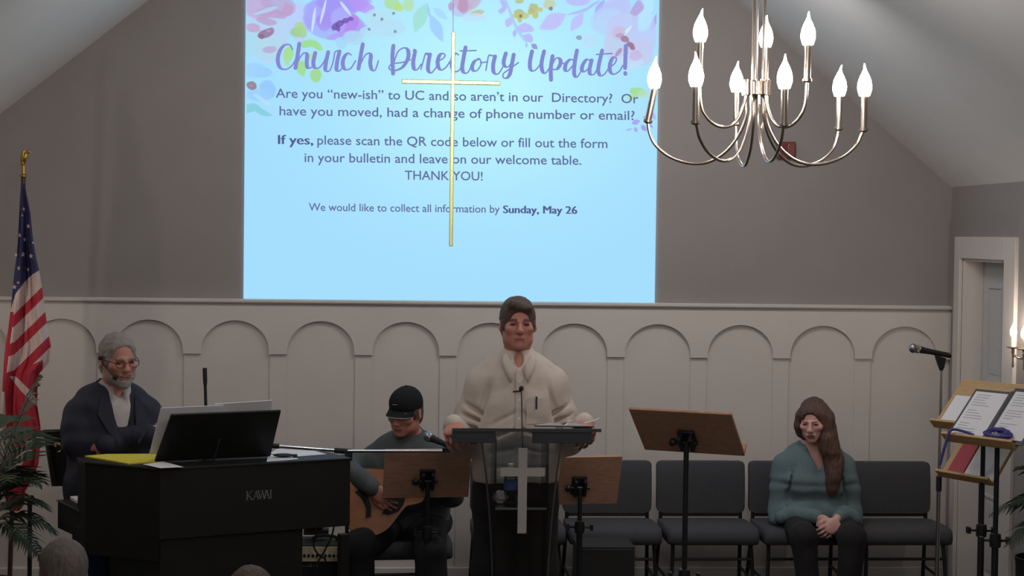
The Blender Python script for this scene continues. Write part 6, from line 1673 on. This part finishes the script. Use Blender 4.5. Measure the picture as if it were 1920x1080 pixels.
# ------------------------------------------------------------------ the guitarist
def guitarist():
    Y0 = 8.62; base = at(768, 722, Y0); top = base.z; TY = R(-14)
    hz = top - 0.125
    H = Head((0.0, -0.14, hz), frame(R(-12), R(12), R(4)), 1.0)
    sh = hz - 0.185; sz = 0.47                        # seat
    tilt = -0.09
    sL, sR = (-0.190, -0.05, sh - 0.105), (0.185, -0.04, sh - 0.075)
    gz = at(712, 922, 8.24).z
    eL, eR = (-0.268, -0.30, gz + 0.10), (0.25, -0.16, sh - 0.235)
    wL, wR = (-0.075, -0.480, gz + 0.03), (0.27, -0.315, sh - 0.165)
    kL, kR = (-0.14, -0.50, sz + 0.06), (0.22, -0.48, sz + 0.05)
    aL, aR = (-0.13, -0.44, 0.09), (0.24, -0.46, 0.09)
    F = Field([(-0.44, 0.50, 0.0058)], [(-0.66, 0.20, 0.0058)], [(0.0, sz + 0.12, 0.014), (sz + 0.12, hz - 0.15, 0.0058), (hz - 0.15, top + 0.03, 0.0045)])
    H.skull(F)
    F.cap(H.P(0, 0.025, -0.05), (0, -0.055, sh + 0.03), 0.057, 0.066, k=0.03)
    upper(F, sh, sz + 0.12, 0.02, 0.78, lean=-0.07)
    arm_chain(F, sL, eL, wL, 0.046, 0.038, 0.028, k=.03); arm_chain(F, sR, eR, wR, 0.046, 0.038, 0.028, k=.03)
    hand(F, wL, (0.72, -0.10, -0.55), (-0.1, -0.95, 0.2), 0.95, (0.4, 0.5, 0.4), side=1)
    hand(F, wR, (-0.15, 0.0, 0.85), (0.9, -0.2, 0.1), 0.98, (0.7, 0.8, 0.6), side=-1)
    for s_, K, A in ((-1, kL, aL), (1, kR, aR)):
        F.chain([(s_ * 0.10, 0.0, sz + 0.08, 0.075), (*K, 0.055), (*A, 0.04)], k=0.03); F.chain([(A[0], A[1], 0.06, 0.04), (A[0] + s_ * .02, A[1] - 0.15, 0.04, 0.033)], k=0.03)
    body = grown('person', F, ['skin', 'lip', 'eye', 'brownhair', 'mouth'], pick=lambda C: H.pick(C))
    body.location = (base.x + 0.01, Y0, 0); body.rotation_euler = (0, 0, TY)
    tag(body, 'person in a black cap and grey sweatshirt seated playing the guitar', 'person')
    crop_hair(H, 'hair', body, 'brownhair', 0.007, front=0.05, seed=6)
    # cap
    c = H.c; q = 0.15
    F = Field([(c[0] - q, c[0] + q, 0.0042)], [(c[1] - .24, c[1] + q, 0.0042)], [(c[2] - .05, c[2] + q + 0.02, 0.0042)])
    H.e(F, (0, 0.02, 0.040), (0.083, 0.103, 0.090), k=0)
    H.e(F, (0, -0.01, 0.055), (0.070, 0.078, 0.062), k=0.02)
    H.e(F, (0, 0.0, -0.075), (0.2, 0.2, 0.105), k=0.004, op='cut')
    H.e(F, (0, 0.02, 0.034), (0.076, 0.096, 0.080), k=0.0, op='cut')
    cap_ = grown('cap', F, 'capcloth', body)
    mb = MB(); vs = []; fs = []; nA, nB = 17, 8
    for th in (0.0, -0.005):
        for i in range(nA):
            a = R(-62 + 124 * i / (nA - 1))
            for j in range(nB):
                r_ = j / (nB - 1); x = 0.078 * math.sin(a) * (1 + 0.06 * r_); y = -0.080 * math.cos(a) - 0.000 - r_ * 0.072 * math.cos(a) ** 0.7; z = 0.034 - 0.020 * r_ - 0.9 * x * x * (1 + 2.2 * r_) + th
                vs.append(H.P(x, y + 0.012, z))
    o_ = nA * nB
    for i in range(nA - 1):
        for j in range(nB - 1):
            a = i * nB + j; fs += [(a, a + 1, a + nB + 1, a + nB), (o_ + a, o_ + a + nB, o_ + a + nB + 1, o_ + a + 1)]
    for i in range(nA - 1): a = i * nB + nB - 1; fs.append((a, a + nB, o_ + a + nB, o_ + a))
    mb.add(vs, fs); bill = mb.build('bill', 'capcloth', cap_, smooth=60)
    mb = MB(); mb.tube([H.P(0.078 * math.sin(R(-62 + 124 * i / 16)) * 1.06, -0.080 * math.cos(R(-62 + 124 * i / 16)) - 0.072 * math.cos(R(-62 + 124 * i / 16)) ** .7 + 0.012, 0.014 - 0.9 * (0.078 * math.sin(R(-62 + 124 * i / 16))) ** 2 * 3.2 - 0.003) for i in range(17)], 0.0018, 6); mb.build('bill_piping', 'frost', cap_)
    def on_cap(u, v): 
        # point on the front of the crown
        a = R(u); z = v; rr = math.sqrt(max(0, 1 - ((z - 0.040) / 0.090) ** 2)); return H.P(0.086 * rr * math.sin(a), 0.02 - 0.1135 * rr * math.cos(a), z)
    mb = MB(); ring = [(-20, .104), (-16, .096), (-14, .088), (-15, .080), (-20, .077), (-25, .080), (-26, .088), (-24, .096)]
    mb.add([on_cap(-20, .09)] + [on_cap(*p) for p in ring], [(0, 1 + i, 1 + (i + 1) % 8) for i in range(8)])
    for i in range(8):
        u = -40 + i * 5.5; mb.add([on_cap(u, (.066 + .0025 * math.sin(i))), on_cap(u + 5.5, (.066 + .0025 * math.sin(i + 1))), on_cap(u + 5.5, .0635 + .0025 * math.sin(i + 1)), on_cap(u, .0635 + .0025 * math.sin(i))], [(0, 1, 2, 3)])
    mb.build('cap_logo', 'frost', cap_, smooth=0)['label'] = 'small white flame and wave emblem'
    mb = MB(); mb.ball(H.P(0, 0.02, 0.130), 0.007); mb.build('top_button', 'capcloth', cap_)
    # sweatshirt
    F = Field([(-0.42, 0.46, 0.006)], [(-0.58, 0.22, 0.006)], [(sz + 0.0, sh + 0.12, 0.006)])
    upper(F, sh, sz + 0.08, 0.02, 1.0, lean=-0.06, depth=.66)
    F.cap((0, -0.045, sh + 0.01), (0, -0.06, sh + 0.06), 0.082, 0.074, k=0.03)
    for S_, E_, W_ in ((sL, eL, wL), (sR, eR, wR)):
        arm_chain(F, S_, E_, np.array(E_) * .02 + np.array(W_) * .98, 0.074, 0.062, 0.046)
    F.folds(0.005, 20, 21)
    F.cap((0, -0.06, sh + 0.035), (0, -0.10, sh + 0.2), 0.066, 0.075, k=0, op='cut')
    sw = grown('sweatshirt', F, 'sweat', body)
    mb = MB(); mb.tube([(0.071 * math.cos(a), -0.062 + 0.071 * math.sin(a), sh + 0.048 - 0.012 * math.sin(a)) for a in [2 * math.pi * k / 24 for k in range(25)]], 0.009, 8, cap=False); mb.build('neck_band', 'sweat', sw)
    F = Field([(-0.36, 0.38, 0.009)], [(-0.66, 0.24, 0.009)], [(0.0, sz + 0.22, 0.009)])
    torso(F, [(0, 0.03, sz + 0.14, 0.18, .8), (0, 0.03, sz + 0.08, 0.19, .85)])
    for s_, K, A in ((-1, kL, aL), (1, kR, aR)): F.chain([(s_ * 0.10, 0.0, sz + 0.085, 0.095), (*K, 0.078), (A[0], A[1], 0.05, 0.072)], k=0.03)
    F.folds(0.004, 18, 8); F.plane(2, 0.03, -1); grown('jeans', F, 'darkjeans', body)
    for A in (aL, aR):
        mb = MB(); mb.ball((A[0], A[1] - 0.07, 0.035), (0.05, 0.14, 0.05)); mb.v = [(x, y, max(0.0, z)) for x, y, z in mb.v]; mb.build('shoe', 'rubber', body)
    # guitar: built in its own frame, g = along the neck, h = across (up), out of the top = n
    gt = thing('acoustic_guitar', 'tan acoustic guitar with a dark pickguard held by the person in the cap', 'guitar', (0, 0, 0))
    cG = at(712, 930, 8.24)                           # middle of the lower bout
    g = Vector((0.90, 0.02, 0.43)).normalized(); n = Vector((-0.18, -0.97, 0.12)); n = (n - g * n.dot(g)).normalized(); h_ = n.cross(g) * -1
    if h_.z < 0: h_ = -h_
    gt.location = cG
    OUTG = [(-0.235, 0.0), (-0.225, 0.09), (-0.185, 0.155), (-0.11, 0.190), (-0.03, 0.185), (0.05, 0.145), (0.11, 0.118), (0.17, 0.128), (0.22, 0.135), (0.255, 0.115), (0.275, 0.06), (0.278, 0.03)]
    LOW = [(0.278, -0.03), (0.262, -0.05), (0.235, -0.075), (0.225, -0.11), (0.20, -0.132), (0.15, -0.126), (0.11, -0.118), (0.05, -0.145), (-0.03, -0.185), (-0.11, -0.190), (-0.185, -0.155), (-0.225, -0.09)]
    ring = [Vector((p.x, p.y)) for p in spline([(a, b, 0) for a, b in OUTG + LOW + [OUTG[0]]], 5)[:-1]]
    def G(a, b, c): return g * a * 0.9 + h_ * b * 0.88 + n * c
    mb = MB(); mb.prism([G(p.x * 1.0, p.y * 1.0, 0.0) for p in ring], n * 0.004); mb.build('soundboard', 'guitar', gt, smooth=0)
    mb = MB(); N_ = len(ring); vs = [G(p.x, p.y, -0.0005) for p in ring] + [G(p.x, p.y, -0.10) for p in ring]
    mb.add(vs, [(i, (i + 1) % N_, N_ + (i + 1) % N_, N_ + i) for i in range(N_)] + [tuple(range(N_, 2 * N_))]); mb.build('sides_and_back', 'darkjeans' if False else mat('dark_guitar_sides', srgb(48, 30, 24), .35), gt, smooth=40)
    mb = MB(); mb.tube([G(p.x, p.y, 0.001) for p in ring + [ring[0]]], 0.0035, 6, cap=False); mb.build('binding', 'black', gt)
    mb = MB(); mb.prism([G(0.10 + 0.05 * math.cos(a), 0.05 * math.sin(a), 0.0042) for a in [2 * math.pi * k / 28 for k in range(28)]], n * 0.0006); mb.build('sound_hole', 'rubber', gt, smooth=0)
    pgp = [(0.165, -0.03), (0.15, -0.055), (0.12, -0.075), (0.10, -0.10), (0.06, -0.125), (0.0, -0.12), (-0.03, -0.095), (0.0, -0.075), (0.03, -0.06), (0.045, -0.03), (0.05, 0.0), (0.07, -0.035), (0.10, -0.052), (0.13, -0.045), (0.15, -0.025)]
    mb = MB(); mb.prism([G(a, b, 0.0045) for a, b in pgp], n * 0.002); mb.build('pickguard', 'rubber', gt, smooth=0)
    mb = MB(); mb.prism([G(a, b, 0.0045) for a, b in ((-0.09, -0.085), (-0.065, -0.03), (-0.06, 0.03), (-0.085, 0.085), (-0.115, 0.08), (-0.095, 0.03), (-0.095, -0.03), (-0.12, -0.08))], n * 0.006); mb.build('bridge', 'rubber', gt, smooth=0)
    mb = MB(); mb.prism([G(0.14, -0.028, 0.004), G(0.62, -0.022, 0.004), G(0.62, 0.022, 0.004), G(0.14, 0.028, 0.004)], n * 0.006); mb.build('fingerboard', 'rubber', gt, smooth=0)
    mb = MB(); mb.prism([G(0.27, -0.026, -0.02), G(0.62, -0.021, -0.012), G(0.62, 0.021, -0.012), G(0.27, 0.026, -0.02)], n * 0.024); mb.build('neck', 'guitar', gt, smooth=0)
    mb = MB(); mb.prism([G(0.62, -0.022, -0.012), G(0.66, -0.034, -0.018), G(0.79, -0.037, -0.03), G(0.80, 0.0, -0.03), G(0.79, 0.037, -0.03), G(0.66, 0.034, -0.018), G(0.62, 0.022, -0.012)], n * 0.014); mb.build('headstock', 'rubber', gt, smooth=0)
    for k in range(6):
        mb = MB(); o = -0.017 + 0.0068 * k; mb.tube([G(-0.08, o * 1.5, 0.012), G(0.62, o, 0.0115)], 0.0007, 5); mb.build('string', 'steel', gt)
        mb = MB(); mb.tube([G(0.67 + 0.04 * (k % 3), 0.034 * (1 if k < 3 else -1), -0.02), G(0.67 + 0.04 * (k % 3), 0.055 * (1 if k < 3 else -1), -0.02)], 0.005, 8); mb.build('tuning_peg', 'chrome', gt)
guitarist()

# ------------------------------------------------------------------ the woman in teal
def woman():
    Y0 = 9.06; base = at(1527, 742, Y0); top = base.z; TY = R(-6)
    hz = top - 0.122
    H = Head((-0.025, -0.15, hz), frame(R(-20), R(9), R(-2)), 0.97, True)
    sh = hz - 0.19; sz = 0.435
    sL, sR = (-0.160, -0.05, sh - 0.075), (0.160, -0.05, sh - 0.075)
    hzz = at(1541, 985, 8.68).z
    eL, eR = (-0.190, -0.08, sh - 0.325), (0.205, -0.08, sh - 0.325)
    wL, wR = (-0.015, -0.345, hzz + 0.035), (0.085, -0.345, hzz + 0.035)
    kL, kR = (-0.11, -0.46, sz + 0.06), (0.15, -0.46, sz + 0.06)
    aL, aR = (-0.06, -0.46, 0.09), (0.12, -0.46, 0.09)
    F = Field([(-0.34, -0.07, 0.0055), (-0.07, 0.15, 0.0036), (0.15, 0.34, 0.0055)], [(-0.64, -0.47, 0.0055), (-0.47, -0.32, 0.0036), (-0.32, 0.18, 0.0055)], [(0.0, hzz - 0.07, 0.012), (hzz - 0.07, hzz + 0.07, 0.0036), (hzz + 0.07, hz - 0.15, 0.0055), (hz - 0.15, top + 0.03, 0.0042)])
    H.skull(F)
    F.cap(H.P(0, 0.022, -0.05), (0, -0.06, sh + 0.02), 0.047, 0.055, k=0.03)
    upper(F, sh, sz + 0.12, 0.0, 0.66, lean=-0.05)
    for S_, E_, W_ in ((sL, eL, wL), (sR, eR, wR)): arm_chain(F, S_, E_, W_, 0.038, 0.033, 0.024, k=0.03)
    hand(F, wL, (0.50, -0.45, -0.60), (-0.25, -0.85, 0.35), 0.88, (0.55, 0.6, 0.4), side=-1, rad=0.0082, spread=0.2, thumb=0.5)
    hand(F, np.array(wR) + [0, -0.028, -0.012], (-0.62, -0.30, -0.50), (0.30, -0.85, 0.30), 0.88, (0.45, 0.6, 0.4), side=1, rad=0.0082, spread=0.22, thumb=0.5)
    for s_, K, A in ((-1, kL, aL), (1, kR, aR)):
        F.chain([(s_ * 0.10, 0.0, sz + 0.075, 0.07), (*K, 0.05), (*A, 0.036)], k=0.03); F.chain([(A[0], A[1], 0.06, 0.036), (A[0], A[1] - 0.14, 0.035, 0.03)], k=0.03)
    body = grown('person', F, ['skinpale', 'lip', 'eye', 'longhair', 'mouth'], pick=lambda C: H.pick(C, brow=False))
    body.location = (base.x + 0.0, Y0, 0); body.rotation_euler = (0, 0, TY)
    tag(body, 'person with long brown hair in a teal cardigan seated with hands clasped', 'person')
    # hair
    F = Field([(-0.22, 0.24, 0.0045)], [(-0.36, 0.10, 0.0045)], [(sh - 0.25, top + 0.03, 0.0045)])
    H.e(F, (0, 0.022, 0.036), (0.083, 0.104, 0.093), k=0)
    H.e(F, (0, 0.05, -0.04), (0.080, 0.07, 0.09), k=0.03)
    def Q(*p): return H.P(*p)
    P_ = spline([Q(0.070, 0.0, 0.03), Q(0.080, -0.01, -0.07), Q(0.086, -0.03, -0.14), (0.088, -0.185, sh - 0.03), (0.080, -0.21, sh - 0.11), (0.072, -0.212, sh - 0.20)], 5)
    rr_ = [0.030, 0.033, 0.036, 0.038, 0.039, 0.040, 0.041, 0.042, 0.043, 0.043, 0.043, 0.043, 0.042, 0.042, 0.041, 0.040, 0.039, 0.038, 0.036, 0.034, 0.032, 0.029, 0.026, 0.022, 0.018, 0.012]
    F.cap(Q(0.045, 0.0, 0.07), Q(0.072, 0.0, 0.02), 0.034, 0.034, k=0.03)
    F.chain([(*p, rr_[min(k_, 25)]) for k_, p in enumerate(P_)], k=0.03)
    F.chain([(*Q(0.05, 0.07, -0.04), 0.05), (0.07, -0.10, sh + 0.02, 0.05), (0.08, -0.15, sh - 0.05, 0.03)], k=0.03)
    F.chain([(*Q(-0.072, 0.0, 0.03), 0.028), (*Q(-0.077, 0.0, -0.03), 0.030), (*Q(-0.074, 0.01, -0.07), 0.027), (*Q(-0.064, 0.02, -0.10), 0.020)], k=0.02)
    F.folds(0.0022, 60, 11); F.folds(0.0024, 230, 12, 0.12)
    for q_ in (-0.022, -0.008, 0.008, 0.020): H.e(F, (q_, -0.125, -0.035), (0.038, 0.082, 0.112 - abs(q_) * .3), k=0.012, op='cut')
    H.e(F, (0, -0.13, -0.09), (0.048, 0.09, 0.08), k=0.006, op='cut')
    grown('hair', F, 'longhair', body)
    # cardigan
    F = Field([(-0.36, 0.36, 0.0058)], [(-0.40, 0.20, 0.0058)], [(sz + 0.02, sh + 0.10, 0.0058)])
    upper(F, sh, sz + 0.2, 0.0, 0.90, lean=-0.045, depth=.70, belly=.19)
    torso(F, [(0, 0.0, sz + 0.2, 0.175, .82), (0, -0.01, sz + 0.11, 0.215, .9)], k=0.05)
    for s_ in (-1, 1): F.ell((s_ * 0.075, -0.135, sh - 0.15), (0.07, 0.06, 0.075), None, 0.05)
    for S_, E_, W_ in ((sL, eL, wL), (sR, eR, wR)):
        E2 = np.array(E_); W2 = np.array(W_)
        arm_chain(F, S_, E_, E2 * .06 + W2 * .94, 0.060, 0.056, 0.036, k=.035)
    for s_ in (-1, 1):
        F.chain([(s_ * 0.19, -0.02, sz + 0.18, 0.045), (s_ * 0.225, -0.12, sz + 0.09, 0.03)], k=0.05)
        F.cap((s_ * 0.05, -0.16, sz + 0.16), (s_ * 0.20, -0.20, sz + 0.12), 0.03, 0.035, k=0.04)
        F.ell((s_ * 0.150, -0.165, sh - 0.20), (0.006, 0.03, 0.10), np.array(Matrix.Rotation(R(-s_ * 8), 3, 'Y')), k=0.02, op='cut')
    F.folds(0.0045, 18, 31)
    F.cap((0, -0.06, sh + 0.02), (0, -0.09, sh + 0.2), 0.052, 0.07, k=0.004, op='cut')
    F.cap((0.01, -0.17, sh - 0.09), (0.0, -0.13, sh + 0.05), 0.012, 0.055, k=0.01, op='cut')
    F.cap((0.012, -0.215, sh - 0.10), (0.014, -0.215, sz + 0.05), 0.006, 0.008, k=0.012, op='cut')
    grown('cardigan', F, 'teal', body)
    F = Field([(-0.34, 0.36, 0.009)], [(-0.62, 0.24, 0.009)], [(0.0, sz + 0.2, 0.009)])
    torso(F, [(0, 0.0, sz + 0.13, 0.17, .85), (0, 0.0, sz + 0.08, 0.19, .9)])
    for s_, K, A in ((-1, kL, aL), (1, kR, aR)): F.chain([(s_ * 0.105, -0.02, sz + 0.07, 0.085), (*K, 0.070), (A[0], A[1], 0.05, 0.056)], k=0.03)
    F.folds(0.003, 18, 8); F.plane(2, 0.03, -1); grown('trousers', F, 'trouser', body)
    for A in (aL, aR):
        mb = MB(); mb.ball((A[0], A[1] - 0.07, 0.03), (0.042, 0.125, 0.042)); mb.v = [(x, y, max(0.0, z)) for x, y, z in mb.v]; mb.build('shoe', 'rubber', body)
woman()

# ------------------------------------------------------------------ heads of the listeners in front
def listener(px, py, Y0, label, hairmat, yaw, turn, tint='skin', coat='darkjeans', hs=1.0):
    base = at(px, py, Y0); top = base.z; hz = top - 0.122
    H = Head((0, -0.02, hz), frame(R(turn), R(6)), hs)
    sh = hz - 0.20; sz = ZF + 0.46; gz = ZF
    F = Field([(-0.30, 0.30, 0.007)], [(-0.62, 0.2, 0.007)], [(gz, sz + 0.2, 0.016), (sz + 0.2, hz - 0.15, 0.008), (hz - 0.15, top + 0.03, 0.005)])
    H.skull(F)
    F.cap(H.P(0, 0.022, -0.05), (0, 0.02, sh + 0.03), 0.056, 0.064, k=0.03)
    torso(F, [(0, 0.02, sh, 0.14, .6), (0, 0.02, sh - 0.1, 0.17, .62), (0, 0.02, sz + 0.10, 0.16, .75)])
    for s_ in (-1, 1):
        F.chain([(s_ * 0.19, 0.02, sh - 0.03, 0.05), (s_ * 0.23, 0.0, sh - 0.3, 0.042), (s_ * 0.12, -0.26, sz + 0.16, 0.03)], k=0.03)
        hand(F, (s_ * 0.12, -0.26, sz + 0.16), (-s_ * 0.3, -0.9, -0.1), (0, 0.1, 1), 0.95, (0.3, 0.3, 0.3), side=-s_)
        F.chain([(s_ * 0.10, 0.0, sz + 0.08, 0.075), (s_ * 0.12, -0.44, sz + 0.06, 0.055), (s_ * 0.12, -0.44, gz + 0.08, 0.04)], k=0.03); F.chain([(s_ * 0.12, -0.44, gz + 0.045, 0.04), (s_ * 0.12, -0.57, gz + 0.035, 0.03)], k=0.03)
    body = grown('person', F, [tint, 'lip', 'eye', hairmat, 'mouth'], pick=lambda C: H.pick(C))
    body.location = (base.x, Y0, 0); body.rotation_euler = (0, 0, yaw); tag(body, label, 'person')
    crop_hair(H, 'hair', body, hairmat, 0.010, front=0.06, seed=13)
    F = Field([(-0.32, 0.32, 0.009)], [(-0.36, 0.24, 0.009)], [(sz + 0.0, sh + 0.1, 0.009)])
    torso(F, [(0, 0.02, sh + 0.01, 0.16, .6), (0, 0.02, sh - 0.1, 0.205, .66), (0, 0.02, sz + 0.06, 0.20, .8)])
    for s_ in (-1, 1): F.chain([(s_ * 0.165, 0.02, sh - 0.02, 0.075), (s_ * 0.23, 0.0, sh - 0.3, 0.06), (s_ * 0.13, -0.24, sz + 0.165, 0.042)], k=0.04)
    F.cap((0, 0.02, sh + 0.04), (0, 0.02, sh + 0.2), 0.068, 0.08, k=0, op='cut'); grown('jacket', F, coat, body)
    F = Field([(-0.3, 0.3, 0.012)], [(-0.60, 0.24, 0.012)], [(gz, sz + 0.2, 0.012)])
    torso(F, [(0, 0.02, sz + 0.12, 0.18, .8), (0, 0.02, sz + 0.07, 0.19, .85)])
    for s_ in (-1, 1): F.chain([(s_ * 0.10, 0.0, sz + 0.085, 0.095), (s_ * 0.12, -0.44, sz + 0.06, 0.075), (s_ * 0.12, -0.44, gz + 0.05, 0.065)], k=0.03)
    F.plane(2, gz + 0.03, -1); grown('trousers', F, 'trouser', body)
# seen from behind: they face the platform (+y)
listener(117, 1013, 6.0, 'grey haired person of the audience seen from behind at the lower left', 'dimhair', R(180), 14)
listener(470, 1064, 5.95, 'dark haired person of the audience, only the crown showing below the piano', 'brownhair', R(180), 0)
